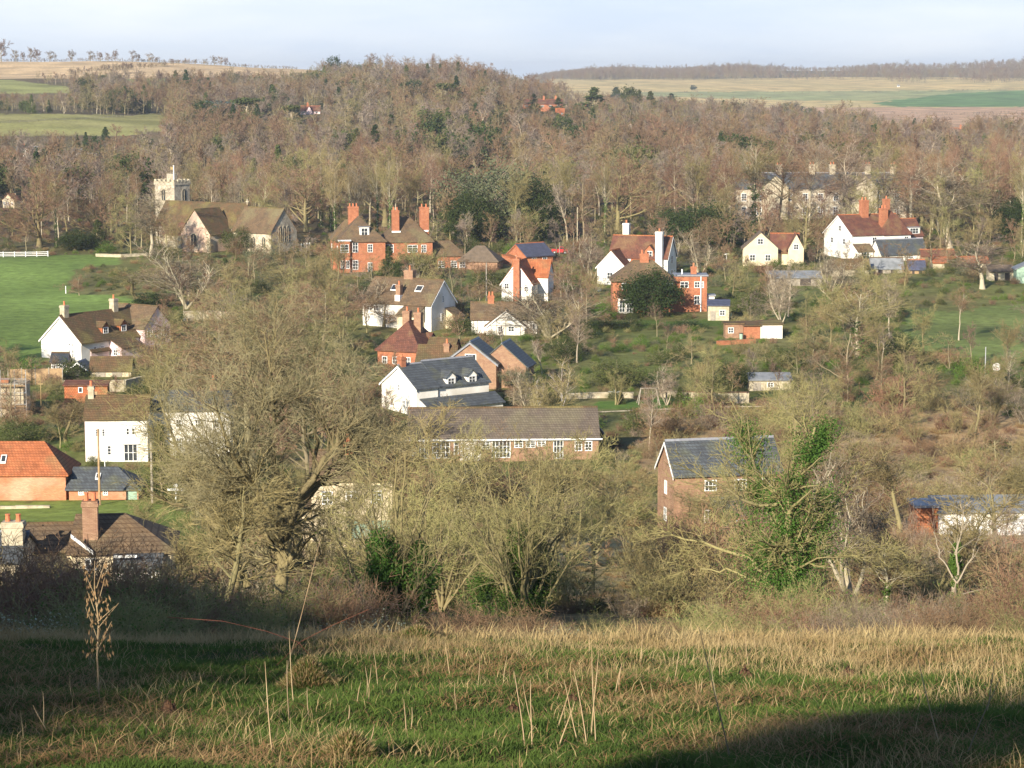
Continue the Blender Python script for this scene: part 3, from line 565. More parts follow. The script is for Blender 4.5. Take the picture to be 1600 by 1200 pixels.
# ------------------------------------------------------------------ buildings, measured in pixels of the photograph at their own distance
class House:
    def __init__(s, name, label, cat, u, r, rot=0, D=None, br=None, group=None):
        if D is None: x, y, z = gh(u, r)
        else: x, y, _ = at(u, r, D); z = float(Z(x, y))
        s.k = y/F; s.x, s.y = x, y; s.rot = R(rot); s.vols = []; s.D = y
        s.root = link(name, None, None, (x, y, z), s.rot); tag(s.root, label, cat, group)
        if br: BR.append((*br, y))
    def part(s, mb, name, m, parent=None): return mb.build(name, M[m] if isinstance(m, str) else m, parent or s.root, s.k)
    def vol(s, x, y, w, d, h, rise, ridge='x', hip=(0, 0), wall='white', roof='tile', ov=None, z0=None, nowall=False, wname='wall'):
        k = s.k; ov = .35/k if ov is None else ov; th = .16/k; e = .02/k; z0 = -1.6/k if z0 is None else z0
        s.vols.append(dict(x=x, y=y, w=w, d=d, h=h, rise=rise, ridge=ridge, kind=ridge))
        cx, cy = (x+w/2)*k, (y+d/2)*k; c, sn = math.cos(s.rot), math.sin(s.rot); FP.append((s.x+cx*c-cy*sn, s.y+cx*sn+cy*c, (w+d)*k*.32+1.5))
        A = MB(); B = MB()
        if ridge in 'xy':
            if ridge == 'x': a0, a1, p0, p1, ax = x, x+w, y, y+d, 'x'
            else: a0, a1, p0, p1, ax = y, y+d, x, x+w, 'y'
            pm = (p0+p1)/2; hw = (p1-p0)/2; sl = rise/hw
            if hip == (0, 0):
                A.prism([(p0, z0), (p1, z0), (p1, h), (pm, h+rise), (p0, h)], ax, a0, a1)
                B.prism([(p0-ov, h-ov*sl+e), (pm, h+rise+e), (p1+ov, h-ov*sl+e), (p1+ov, h-ov*sl+th), (pm, h+rise+th*1.15), (p0-ov, h-ov*sl+th)], ax, a0-ov*.5, a1+ov*.5)
            else:
                A.box(x, x+w, y, y+d, z0, h)
                q0, q1 = hip; b0, b1 = a0-(ov if q0 else ov*.5), a1+(ov if q1 else ov*.5)
                V = [(p0-ov, b0), (p1+ov, b0), (p1+ov, b1), (p0-ov, b1), (pm, a0+q0 if q0 else b0), (pm, a1-q1 if q1 else b1)]
                zz = [h-ov*.25]*4+[h+rise]*2
                pts = [((v[1], v[0], z_) if ax == 'x' else (v[0], v[1], z_)) for v, z_ in zip(V, zz)]
                lo = [(p[0], p[1], p[2]-th) for p in pts[:4]]
                B.add(pts+lo, [(0, 1, 4), (1, 2, 5, 4), (2, 3, 5), (3, 0, 4, 5), (6, 7, 1, 0), (7, 8, 2, 1), (8, 9, 3, 2), (9, 6, 0, 3), (9, 8, 7, 6)])
        elif ridge == 'mono':
            A.prism([(y, z0), (y+d, z0), (y+d, h+rise), (y, h)], 'x', x, x+w); sl = rise/d
            B.prism([(y-ov, h-ov*sl+e), (y+d, h+rise+e), (y+d, h+rise+th), (y-ov, h-ov*sl+th)], 'x', x-ov*.5, x+w+ov*.5)
        elif ridge == 'monol':     # low at the right
            A.prism([(x, z0), (x+w, z0), (x+w, h), (x, h+rise)], 'y', y, y+d); sl = rise/w
            B.prism([(x, h+rise+e), (x+w+ov, h-ov*sl+e), (x+w+ov, h-ov*sl+th), (x, h+rise+th)], 'y', y-ov*.5, y+d+ov*.5)
        else:
            A.box(x, x+w, y, y+d, z0, h); B.box(x-ov*.6, x+w+ov*.6, y-ov*.6, y+d+ov*.6, h+e, h+th*1.6)
        if not nowall: s.part(A, wname, wall)
        r = s.part(B, 'roof', roof)
        if ridge in 'xy' and hip == (0, 0):   # ridge tiles
            g = MB(); a0, a1 = (x, x+w) if ridge == 'x' else (y, y+d); pm = (y+d/2) if ridge == 'x' else (x+w/2); zr = h+rise+th*1.1
            g.prism([(pm-.14/k, zr-.1/k), (pm+.14/k, zr-.1/k), (pm, zr+.1/k)], ridge, a0-ov*.45, a1+ov*.45); s.part(g, 'ridge_tiles', roof if roof in ('thatch',) else {'slate': 'lead', 'bluetile': 'orange'}.get(roof, 'orange' if roof in ('tile', 'orange') else 'mossy'), r)
        return len(s.vols)-1
    def fm(s, v, face):
        V = s.vols[v]
        if face == 'f': return lambda a, o, z: (V['x']+a, V['y']-o, z)
        if face == 'r': return lambda a, o, z: (V['x']+V['w']+o, V['y']+a, z)
        return lambda a, o, z: (V['x']-o, V['y']+a, z)
    def mp(s, mb, f): mb.v = [f(*p) for p in mb.v]; return mb
    def wframe(s, a, z, w, h, nx, ny, o=0):
        k = s.k; b = .09/k; o0, o1 = o-.05/k, o+.06/k; g = MB()
        g.box(a, a+b, o0, o1, z, z+h).box(a+w-b, a+w, o0, o1, z, z+h).box(a+b, a+w-b, o0, o1, z, z+b).box(a+b, a+w-b, o0, o1, z+h-b, z+h)
        for i in range(1, nx): c = a+w*i/nx; g.box(c-b*.35, c+b*.35, o0, o1-.02/k, z+b, z+h-b)
        for i in range(1, ny): c = z+h*i/ny; g.box(a+b, a+w-b, o0, o1-.035/k, c-b*.3, c+b*.3)
        return g
    def win(s, v, face, a, z, w, h, nx=2, ny=2, o=0, frame='paint', glass='glass', label=None):
        f = s.fm(v, face); k = s.k; fr = s.part(s.mp(s.wframe(a, z, w, h, nx, ny, o), f), 'window', frame)
        s.part(s.mp(MB().box(a+.05/k, a+w-.05/k, o-.04/k, o+.02/k, z+.05/k, z+h-.05/k), f), 'pane', glass, fr); return fr
    def sill(s, v, face, a, z, w): s.part(s.mp(MB().box(a, a+w, -.02/s.k, .14/s.k, z-.1/s.k, z), s.fm(v, face)), 'sill', 'paint')
    def door(s, v, face, a, w, h, m='paint', z=0):
        f = s.fm(v, face); k = s.k; d = s.part(s.mp(MB().box(a, a+w, -.02/k, .05/k, z, z+h), f), 'door', m)
        s.part(s.mp(MB().box(a+w*.8, a+w*.88, .051/k, .10/k, z+h*.45, z+h*.5), f), 'handle', 'lead', d)
    def chim(s, x, y, w, d, z0, z1, m='brick', pots=2, ph=None, potm='pot'):
        k = s.k; g = MB().box(x, x+w, y, y+d, z0, z1-.35/k).box(x-.07/k, x+w+.07/k, y-.07/k, y+d+.07/k, z1-.35/k, z1-.12/k).box(x-.02/k, x+w+.02/k, y-.02/k, y+d+.02/k, z1-.12/k, z1)
        c = s.part(g, 'chimney', m); ph = ph or .6/k
        for i in range(pots):
            px = x+w*(i+.5)/pots; s.part(MB().tube([(px, y+d/2, z1), (px, y+d/2, z1+ph*.85), (px, y+d/2, z1+ph*.86), (px, y+d/2, z1+ph)], [.17/k, .13/k, .17/k, .16/k], 8), 'chimney_pot', potm, c)
    def dormer(s, v, face, a, z0, w, h, rise, wall='white', roof='tile', nx=2, ny=2, flat=False, wz=None):
        V = s.vols[v]; k = s.k; half = (V['d'] if face == 'f' else V['w'])/2; sl = V['rise']/half
        i0 = max((z0-V['h'])/sl, 0); top = z0+h+(0 if flat else rise); i1 = min((top-V['h'])/sl, half); f = s.fm(v, face)
        g = MB(); 
        if flat: g.box(a-w/2, a+w/2, -i1, -i0, z0-.3/k, z0+h)
        else: g.prism([(a-w/2, z0-.3/k), (a+w/2, z0-.3/k), (a+w/2, z0+h), (a, z0+h+rise), (a-w/2, z0+h)], 'y', -i1, -i0)
        d = s.part(s.mp(g, f), 'dormer', wall); o = .18/k; t = .1/k; g = MB(); sr = rise/(w/2)
        if flat: g.box(a-w/2-o, a+w/2+o, -i1, -i0+o, z0+h+.01/k, z0+h+t)
        else: g.prism([(a-w/2-o, z0+h-o*sr+.02/k), (a, z0+h+rise+.02/k), (a+w/2+o, z0+h-o*sr+.02/k), (a+w/2+o, z0+h-o*sr+t), (a, z0+h+rise+t), (a-w/2-o, z0+h-o*sr+t)], 'y', -i1, -i0+o)
        s.part(s.mp(g, f), 'dormer_roof', roof, d)
        b = w*.14; s.part(s.mp(s.wframe(a-w/2+b, z0+h*.1, w-2*b, h*.82, nx, ny, -i0), f), 'window', 'paint', d)
        s.part(s.mp(MB().box(a-w/2+b*1.2, a+w/2-b*1.2, -i0-.03/k, -i0+.02/k, z0+h*.14, z0+h*.88), f), 'pane', 'glass', d)
    def skylight(s, v, a, t, w, l):
        V = s.vols[v]; hw = V['d']/2; sl = V['rise']/hw; k = s.k; x = V['x']+a; y0 = V['y']+hw*t; y1 = y0+l; th = .18/k
        P4 = lambda e, X0, X1, Y0, Y1: [(X0, Y0, V['h']+(Y0-V['y'])*sl+th+e), (X1, Y0, V['h']+(Y0-V['y'])*sl+th+e), (X1, Y1, V['h']+(Y1-V['y'])*sl+th+e), (X0, Y1, V['h']+(Y1-V['y'])*sl+th+e)]
        def slab(e0, e1, *q): return MB().add(P4(e0, *q)+P4(e1, *q), [(3, 2, 1, 0), (4, 5, 6, 7), (0, 1, 5, 4), (1, 2, 6, 5), (2, 3, 7, 6), (3, 0, 4, 7)])
        b = .09/k; o = s.part(slab(0, .1/k, x, x+w, y0, y1), 'skylight', 'paint'); s.part(slab(.05/k, .12/k, x+b, x+w-b, y0+b, y1-b), 'pane', 'glass', o)
    def boards(s, v, face='f', m='paint'):
        V = s.vols[v]; k = s.k; n = V['w'] if face == 'f' else V['d']; h, ri = V['h'], V['rise']; sl = ri/(n/2); t = .22/k; ov = .3/k; g = MB()
        for a0, a1, z0, z1 in ((-ov, n/2, h-ov*sl, h+ri), (n/2, n+ov, h+ri, h-ov*sl)):
            g.prism([(a0, z0-t), (a1, z1-t), (a1, z1+.03/k), (a0, z0+.03/k)], 'y', .19/k, .24/k)
        s.part(s.mp(g, s.fm(v, face)), 'bargeboards', m)

# --- white cottage by the green field
h = House('cottage', 'white gabled cottage with brown roof, two brick dormers and ball-topped chimneys beside the green field', 'cottage', 65, 559, -35, br=(65, 480, 215, 575))
h.vol(0, 0, 88, 160, 29, 38, 'y', wall='white', roof='mossy'); h.vol(8, 128, 92, 60, 42, 30, 'x', wall='pink', roof='browntile'); h.vol(88, 62, 26, 46, 16, 12, 'monol', wall='pink', roof='mossy')
h.vol(88.2, 20, 1, 38, 14, 1, 'monol', wall='pink', roof='mossy')
h.win(0, 'f', 60, 5, 5.5, 12); h.win(0, 'f', 67.5, 5, 5.5, 12); h.win(0, 'f', 60, 22, 5.5, 4, 1, 1); h.win(0, 'f', 67.5, 22, 5.5, 4, 1, 1)
h.dormer(0, 'r', 62, 36, 15, 12, 7, 'orange', 'mossy'); h.dormer(0, 'r', 102, 36, 15, 12, 7, 'orange', 'mossy'); h.boards(0)
for a in (6, 18, 30, 42): h.win(1, 'r', a, 24, 8, 12)
h.win(0, 'r', 26, 6, 7, 14); h.win(0, 'r', 42, 6, 7, 14); h.win(2, 'f', 8, 3, 9, 10)
h.chim(39, 4, 10, 10, 60, 84, 'stone', 1); h.chim(39, 112, 10, 10, 60, 86, 'stone', 1, potm='pot')
h = House('greenhouse', 'small pink-framed greenhouse against the white cottage gable', 'greenhouse', 80, 579, -8); h.vol(0, 0, 26, 18, 15, 10, 'x', wall='pink', roof='glass')
for i in range(4): h.win(0, 'f', 1+i*6, 2, 5.4, 12, 2, 2, frame='paint')
h = House('shed', 'dark boarded garden shed with gable front beside the cottage', 'shed', 107, 588, -14); h.vol(0, 0, 33, 28, 10, 11, 'y', wall='dark', roof='slate'); h.door(0, 'f', 12, 8, 9, 'greywood'); h.boards(0)
h = House('garage', 'low garage with long mossy roof in front of the white cottage', 'garage', 141, 590, 2, br=(140, 560, 205, 588)); h.vol(0, 0, 64, 36, 12, 16, 'x', wall='cream', roof='mossy'); h.door(0, 'f', 8, 16, 9, 'greywood'); h.door(0, 'f', 34, 16, 9, 'greywood')

# --- church
h = House('church', 'flint church with battlemented tower, tiled roofs and gabled transept', 'church', 283, 393, -36, br=(285, 318, 455, 388))
h.vol(0, 0, 62, 55, 30, 36, 'y', wall='flintred', roof='mossy'); h.vol(-104, 50, 178, 50, 38, 34, 'x', wall='flint', roof='mossy', wname='nave_wall'); h.vol(74.4, 38, 80, 60, 34, 34, 'x', wall='flint', roof='browntile', wname='chancel_wall')
h.vol(-60, 24, 59.6, 26, 24, 16, 'mono', wall='stone', roof='tile', wname='aisle_wall')
k = h.k
def lancet(v, face, a, z, w, ht):
    f = h.fm(v, face); n = 6; arc = [(a+w/2+w/2*math.cos(t), z+ht*.72+ht*.28*math.sin(t)) for t in np.linspace(0, math.pi, n)]
    pts = [(a, z), (a+w, z)]+arc; fr = h.part(h.mp(MB().prism([((p[0]-a-w/2)*1.3+a+w/2, (p[1]-z-ht/2)*1.12+z+ht/2) for p in pts], 'y', -.05/k, .06/k), f), 'window', 'stone')
    h.part(h.mp(MB().prism(pts, 'y', -.05/k, .09/k), f), 'pane', 'glass', fr)
    h.part(h.mp(MB().box(a+w/2-.07/k, a+w/2+.07/k, 0, .14/k, z, z+ht*.9), f), 'mullion', 'stone', fr)
lancet(0, 'f', 22, 9, 12, 20); lancet(2, 'f', 14, 10, 5, 16); lancet(2, 'f', 34, 10, 5, 16); lancet(2, 'f', 42, 10, 5, 16); lancet(2, 'f', 62, 10, 6, 16)
for a in (18, 27, 36): lancet(2, 'r', a, 18, 6, 24)
for x, y in ((0, 0), (62, 0), (112, 38), (154, 38)): h.part(MB().box(x-3, x+3, y-5, y-.2, -10, 24, 0, 1.5), 'buttress', 'stone')
tx, ty, tw, td, th_ = -146, 92, 44, 36, 97
h.part(MB().box(tx, tx+tw, ty, ty+td, -10, th_).box(tx-1, tx+tw+1, ty-1, ty+td+1, th_, th_+3), 'tower', 'flint')
g = MB()
for i in range(5):
    for (X, Y) in ((tx+i*(tw-4)/4, ty-1), (tx+i*(tw-4)/4, ty+td-2)): g.box(X, X+4.6, Y, Y+3, th_+3, th_+9)
    if 0 < i < 4:
        for X in (tx-1, tx+tw-2): g.box(X, X+3, ty+i*(td-4)/4, ty+i*(td-4)/4+5, th_+3, th_+9)
g.box(tx-1, tx+tw+1, ty-1, ty+2, th_+3, th_+5.5).box(tx-1, tx+tw+1, ty+td-2, ty+td+1, th_+3, th_+5.5).box(tx-1, tx+2, ty+2, ty+td-2, th_+3, th_+5.5).box(tx+tw-2, tx+tw+1, ty+2, ty+td-2, th_+3, th_+5.5)
h.part(g, 'battlements', 'stone')
h.part(MB().tube([(tx+10, ty+td-6, 0), (tx+10, ty+td-6, th_+17)], 9, 8), 'stair_turret', 'flint')
h.vols.append(dict(x=tx, y=ty, w=tw, d=td, h=th_, rise=0)); vt = len(h.vols)-1
lancet(vt, 'f', 16, 72, 8, 18); lancet(vt, 'r', 18, 72, 8, 18)
fp = h.part(MB().tube([(tx+24, ty+20, th_), (tx+24, ty+20, th_+30)], .11/k, 6).box(tx+23.2, tx+24.8, ty+19.2, ty+20.8, th_+29.5, th_+31), 'flagpole', 'paint')
h.part(MB().box(tx+17, tx+23.6, ty+19.6, ty+20.3, th_+24, th_+28.5), 'flag', 'straw', fp)
h.part(MB().box(72, 73.5, 74, 76, 71, 81).box(70, 75.5, 74.3, 75.7, 76, 78), 'cross', 'stone')

# --- brick mansion
h = House('country_house', 'large red brick house with hipped roofs, white windows and tall chimneys', 'house', 529, 427, 10, br=(527, 332, 690, 420))
h.vol(0, 0, 74, 84, 50, 36, 'y', hip=(34, 30), wall='brick', roof='browntile'); h.vol(74.2, 10, 76, 74, 48, 36, 'x', hip=(31, 31), wall='brick', roof='browntile'); h.vol(151, 22, 52, 44, 24, 22, 'x', hip=(1, 20), wall='brick', roof='browntile')
h.vol(-4, 50, 40, 40, 50, 30, 'x', hip=(22, 1), wall='brick', roof='browntile'); h.vol(1, -5, 17, 5, 50, .5, 'flat', wall='brick', roof='paint')
for v, a, z, w, q in ((4, 2, 32, 13, 13), (0, 22, 32, 9, 16), (0, 46, 32, 8, 13), (1, 0, 30, 14, 13), (1, 36, 30, 16, 12), (1, 58, 30, 8, 12), (4, 2, 7, 6, 13), (4, 10, 7, 6, 13), (0, 22, 5, 9, 15), (0, 46, 0, 7, 16), (1, -2+4, 4, 7, 15), (1, 30, 4, 12, 13), (1, 58, 4, 9, 13), (2, 10, 4, 10, 11), (2, 30, 4, 10, 11)):
    h.win(v, 'f', a, z, w, q, 2, 3)
h.win(3, 'l', 8, 30, 8, 12); h.win(0, 'l', 8, 30, 8, 12)
h.dormer(0, 'f', 42, 56, 15, 15, .6, 'white', 'lead', flat=True)
h.chim(22, 52, 16, 12, 50, 101, 'brick', 3); h.chim(88, 22, 11, 11, 50, 96, 'brick', 2); h.chim(134, 34, 14, 13, 40, 100, 'brick', 2)
for x, y in ((88, 22), (134, 34)): h.part(MB().box(x-1, x+13, y-1.2, y, 61, 63.5), 'flashing', 'paint')
# --- outbuildings to its right
h = House('thatched_outbuilding', 'low brown hipped outbuilding beside the red brick house', 'outbuilding', 716, 421, -10, br=(715, 383, 780, 405)); h.vol(0, 0, 62, 48, 14, 22, 'x', hip=(24, 24), wall='brick2', roof='thatch'); h.win(0, 'f', 2, 3, 9, 9)
h = House('coach_house', 'brick gabled building with blue slate roof behind the bushes', 'house', 822, 415, 40, br=(795, 384, 862, 402)); h.vol(0, 0, 56, 48, 14, 17, 'x', wall='brick', roof='bluetile'); h.boards(0, 'l', 'orange'); h.win(0, 'l', 20, 4, 8, 9); h.win(0, 'f', 12, 3, 9, 8); h.win(0, 'f', 34, 3, 9, 8)
h.vol(-16, 10, 15, 30, 9, 5, 'mono', wall='brick', roof='orange')
h = House('cottage', 'white gable cottage with tall red brick chimney up its front', 'cottage', 784, 474, -14, br=(784, 408, 830, 470)); h.vol(0, 0, 48, 62, 32, 32, 'y', wall='white', roof='orange')
h.chim(20, -7, 10, 8, -4, 70, 'brick', 1); h.win(0, 'f', 4, 22, 8, 9); h.win(0, 'f', 36, 18, 7, 9); h.boards(0); h.vol(4, 44, 60, 40, 40, 22, 'x', wall='white', roof='orange')
# --- half timbered cottage
h = House('timbered_cottage', 'half-timbered white cottage with long dark roof and front gable', 'cottage', 736, 524, 0, br=(735, 476, 828, 523))
h.vol(0, 14, 104, 50, 24, 22, 'x', wall='white', roof='browntile'); h.vol(24, -6, 60, 42, 14, 24, 'y', wall='white', roof='browntile'); h.boards(1)
g = MB(); 
for a in (8, 16, 30, 46, 53): g.box(a, a+.9, 0, .05/h.k, 0, 14 if a in (8, 53) else 24)
g.box(1, 59, 0, .04/h.k, 14, 15.2).box(14, 46, 0, .04/h.k, 25, 26)
h.part(h.mp(g, h.fm(1, 'f')), 'timber_frame', 'greywood'); g = MB()
for a in (3, 9, 15, 21, 88, 94, 100): g.box(a, a+.9, 0, .05/h.k, 0, 23)
h.part(h.mp(g, h.fm(0, 'f')), 'timber_frame', 'greywood')
h.win(1, 'f', 34, 5, 10, 9); h.win(1, 'f', 18, 5, 8, 9); h.win(0, 'f', 92, 6, 9, 9); h.chim(26, 36, 10, 9, 40, 58, 'brick', 2)
# --- white house with skylights
h = House('white_house', 'white house with brown mansard-ended roof, two skylights and brick chimneys', 'house', 567, 508, -28, br=(600, 438, 708, 512))
h.vol(0, 0, 124, 76, 38, 34, 'x', wall='white', roof='browntile'); h.vol(78, -26, 34, 26, 22, 12, 'mono', wall='cream', roof='browntile'); h.vol(124.3, 44, 18, 26, 16, 12, 'monol', wall='cream', roof='browntile')
h.skylight(0, 40, .45, 12, 9); h.skylight(0, 84, .45, 12, 9); h.win(0, 'f', 8, 24, 9, 8, 2, 2); h.win(0, 'f', 20, 24, 9, 8, 2, 2); h.win(0, 'r', 34, 38, 5, 11, 1, 3); h.win(0, 'r', 30, 10, 10, 12)
h.chim(54, 36, 16, 10, 60, 86, 'brick2', 1, 7); h.part(MB().box(58, 67, 1, 12, 20, 50), 'chimney_base', 'white'); h.chim(58.5, 3, 8, 8, 50, 66, 'brick2', 1)
h.boards(0, 'r')
# --- hipped brick cottage
h = House('brick_cottage', 'red brick cottage with steep pyramid roof and twin chimney stacks', 'cottage', 590, 572, -22, br=(600, 500, 672, 562))
h.vol(0, 0, 72, 84, 27, 42, 'y', hip=(38, 20), wall='brick', roof='tile'); h.chim(24, 42, 12, 10, 50, 84, 'brick2', 1); h.chim(42, 46, 12, 9, 50, 82, 'brick2', 1, 7)
h.dormer(0, 'r', 64, 34, 14, 9, 5, 'brick', 'tile'); h.win(0, 'f', 8, 4, 9, 12); h.win(0, 'f', 26, 4, 9, 12); h.win(0, 'f', 48, 4, 9, 12)
h.vol(72.5, 22, 46, 40, 20, 22, 'x', wall='brick', roof='mossy')
# --- brick gabled house
h = House('brick_house', 'brown brick house with broad gable and white framed window behind the slate-roofed house', 'house', 694, 606, -12, br=(694, 531, 820, 566))
h.vol(0, 0, 84, 60, 40, 32, 'y', wall='brick2', roof='slate'); h.vol(50, 18, 78, 62, 34, 34, 'y', wall='brick2', roof='slate'); h.vol(-50, 16, 62, 46, 34, 26, 'x', wall='brick2', roof='mossy')
h.win(0, 'f', 34, 44, 18, 10, 3, 1); h.boards(0, 'f', 'lead'); h.win(1, 'f', 50, 4, 12, 8); h.chim(-8, 30, 9, 9, 40, 66, 'brick2', 1); h.win(0, 'f', 10, 8, 12, 12); h.win(0, 'f', 50, 8, 12, 12)
# --- white house with slate roof
h = House('white_house', 'bright white house with dark slate roof, two white dormers and orange chimney', 'house', 651, 652, 38, br=(585, 568, 765, 640))
h.vol(0, 0, 42, 96, 45, 31, 'x', wall='white', roof='slate'); h.vol(46, 3, 100, 92, 45, 34, 'x', wall='white', roof='slate'); h.vol(42, 8, 4.2, 84, 42, 30, 'x', wall='white', roof='slate')
h.dormer(1, 'f', 24, 44, 19, 13, 9, 'white', 'slate'); h.dormer(1, 'f', 66, 44, 19, 13, 9, 'white', 'slate'); h.chim(1, 42, 9, 12, 60, 90, 'brick', 1, 5)
h.vol(8, -24, 146, 24, 14, 12, 'mono', wall='white', roof='slate'); h.boards(0, 'l'); h.win(0, 'l', 30, 10, 9, 13); h.win(0, 'l', 62, 10, 9, 13); h.win(0, 'l', 44, 36, 8, 11); h.win(3, 'f', 20, 2, 12, 9); h.win(3, 'f', 60, 2, 12, 9); h.win(3, 'f', 100, 2, 12, 9)
# --- school
h = House('village_hall', 'long low building with brown tiled roof and a band of white windows', 'hall', 640, 724, 3, br=(720, 634, 940, 700))
h.vol(0, 0, 300, 92, 38, 40, 'x', wall='brick2', roof='greytile', ov=5)
h.part(h.mp(MB().box(-6, 306, 5.2, 6.4, 34.5, 37), h.fm(0, 'f')), 'gutter', 'paint')
for a, w, z, q, nx in ((4, 26, 6, 28, 4), (36, 28, 6, 28, 4), (70, 8, 12, 22, 1), (114, 44-30, 20, 13, 2), (130, 30, 6, 28, 5), (166, 14, 22, 12, 2), (184, 16, 22, 11, 2), (202, 14, 24, 9, 2), (228, 16, 4, 30, 3), (262, 12, 16, 16, 2), (278, 12, 16, 16, 2)): h.win(0, 'f', a, z, w, q, nx, 3)
h.part(h.mp(MB().box(80, 113, 0, .1/h.k, 2, 33), h.fm(0, 'f')), 'panel', 'white'); h.vol(300.3, 40, 12, 40, 36, 16, 'monol', wall='dark', roof='slate')
# --- slate brick house on the right
h = House('brick_house', 'two-storey brick house with grey slate roof and white verge half hidden by scrub', 'house', 1053, 834, 13, br=(1060, 690, 1120, 735))
h.vol(0, 0, 178, 92, 96, 44, 'x', wall='brick2', roof='slate'); h.boards(0, 'l')
for a in (50, 100, 146): h.win(0, 'f', a, 66, 20, 18, 3, 2); h.win(0, 'f', a, 14, 20, 22, 3, 3)
h.win(0, 'l', 40, 56, 12, 22); h.win(0, 'l', 40, 12, 14, 22); h.vol(60, -40, 50, 40, 34, 20, 'mono', wall='barnbrick', roof='slate')
h.win(2 if len(h.vols) > 2 else 1, 'f', 8, 8, 14, 18); h.win(1, 'f', 30, 8, 14, 18)
# --- cream house in the scrub
h = House('cream_house', 'cream rendered house behind the thicket right of the big mossy tree', 'house', 488, 886, 4, D=172, br=(488, 752, 590, 800))
h.vol(0, 0, 128, 100, 138, 34, 'x', wall='cream', roof='browntile'); h.vol(-16, 14, 16, 60, 88, 20, 'mono', wall='cream', roof='browntile'); h.vol(60, -40, 60, 40, 52, 14, 'mono', wall='cream', roof='greenpaint')
for a in (16, 54, 94): h.win(0, 'f', a, 96, 18, 22, 2, 3)
h.chim(52, 40, 14, 12, 140, 190, 'brick', 1); h.win(2, 'f', 12, 14, 14, 22); h.win(2, 'f', 36, 14, 14, 22); h.boards(0, 'r')
# --- orange barn and its annex
h = House('barn', 'large orange brick barn with hipped red tile roof at the left edge', 'barn', -70, 782, 0, br=(0, 690, 107, 781)); h.vol(0, 0, 176, 100, 43, 44, 'x', hip=(1, 42), wall='barnbrick', roof='orange'); h.skylight(0, 70, .25, 9, 12)
h.part(h.mp(MB().box(-1, 177, .3, 1.6, 40.5, 42.5), h.fm(0, 'f')), 'gutter', 'dark'); h.door(0, 'f', 20, 22, 26, 'dark')
h = House('annex', 'low brick annex with dark slate hipped roof joined to the orange barn', 'outbuilding', 108, 782, 0, br=(110, 728, 215, 780)); h.vol(0, 0, 110, 74, 20, 28, 'x', hip=(1, 38), wall='barnbrick', roof='slate')
h.win(0, 'f', 15, 8, 7, 8); h.win(0, 'f', 23, 8, 7, 8); h.door(0, 'f', 92, 16, 14, 'greenpaint'); h.win(0, 'f', 54, 8, 8, 8); h.skylight(0, 40, .3, 8, 10)
h = House('white_cottage', 'white cottage with mossy tiled roof and glazed garden doors above the annex', 'cottage', 134, 722, 3, br=(133, 616, 228, 718))
h.vol(0, 0, 98, 72, 70, 28, 'x', wall='white', roof='mossy'); h.chim(2, 30, 9, 12, 92, 116, 'stone', 1)
for a in (16, 26): h.win(0, 'f', a, 40, 6, 13, 1, 3)
for a in (64, 73): h.win(0, 'f', a, 42, 6, 12, 1, 2)
h.win(0, 'f', 34, 10, 7, 16, 1, 3); h.win(0, 'f', 60, 0, 22, 28, 3, 2); h.part(MB().prism([(56, 28), (86, 28), (71, 36)], 'y', -5, 2), 'porch', 'paint'); h.part(MB().box(-.8, -.1, 0, 72, -5, 70), 'side_wall', 'tile')
h = House('white_cottage', 'cream-white cottage with dark slate roof and orange ridge behind the bare branches', 'cottage', 232, 712, 2, br=(245, 606, 340, 640))
h.vol(0, 0, 130, 66, 74, 26, 'x', hip=(16, 0.01), wall='white', roof='slate'); h.chim(96, 30, 10, 10, 90, 116, 'brick2', 1)
for a in (14, 44, 74, 104): h.win(0, 'f', a, 44, 9, 14); h.win(0, 'f', a, 10, 9, 18)
# --- the two houses below the meadow
h = House('house', 'dark roofed house with square brick chimney and two pots just below the meadow', 'house', 116, 1000, 6, D=142, br=(128, 775, 160, 850))
h.vol(0, 0, 156, 150, 62, 46, 'x', hip=(1, 76), wall='cream', roof='browntile'); h.vol(-96, 20, 100, 120, 60, 28, 'x', wall='cream', roof='browntile'); h.chim(16, 18, 24, 24, 60, 138, 'brick2', 2, 13)
h.vol(70, -30, 70, 30, 40, 20, 'mono', wall='white', roof='slate'); h.win(2, 'f', 50, 12, 14, 22, 2, 2); h.win(0, 'f', 20, 30, 18, 20); h.part(MB().prism([(0, 86), (34, 58), (34, 64), (0, 92)], 'y', -14, -11), 'verge', 'paint')
h.part(MB().box(68, 104, -34, -30, 56, 60), 'gutter', 'paint')
h = House('house', 'house at the left edge whose stone chimney with two orange pots tops the bramble', 'house', -60, 1000, 0, D=138, br=(0, 806, 36, 830)); h.vol(0, 0, 96, 130, 50, 30, 'x', wall='cream', roof='slate'); h.chim(62, 30, 34, 22, 60, 106, 'stone', 2, 12)
# --- white house with white chimneys
h = House('white_house', 'white house with red-brown roof and two white chimneys above the brick villa', 'house', 933, 444, -20, br=(935, 368, 1032, 436))
h.vol(0, 0, 46, 52, 28, 24, 'y', wall='white', roof='tile'); h.vol(8, 36, 96, 50, 42, 30, 'x', wall='white', roof='tile'); h.boards(0); h.boards(1, 'r')
h.chim(86, 28, 11, 9, 0, 82, 'white', 1); h.chim(22, 62, 10, 9, 50, 92, 'white', 1); h.dormer(1, 'f', 66, 40, 14, 12, 8, 'brick', 'tile'); h.win(1, 'r', 18, 30, 10, 13); h.win(0, 'f', 16, 8, 10, 11); h.win(1, 'r', 18, 8, 10, 13)
h.vol(46.3, 16, 36, 21, 26, 12, 'mono', wall='brick', roof='orange')
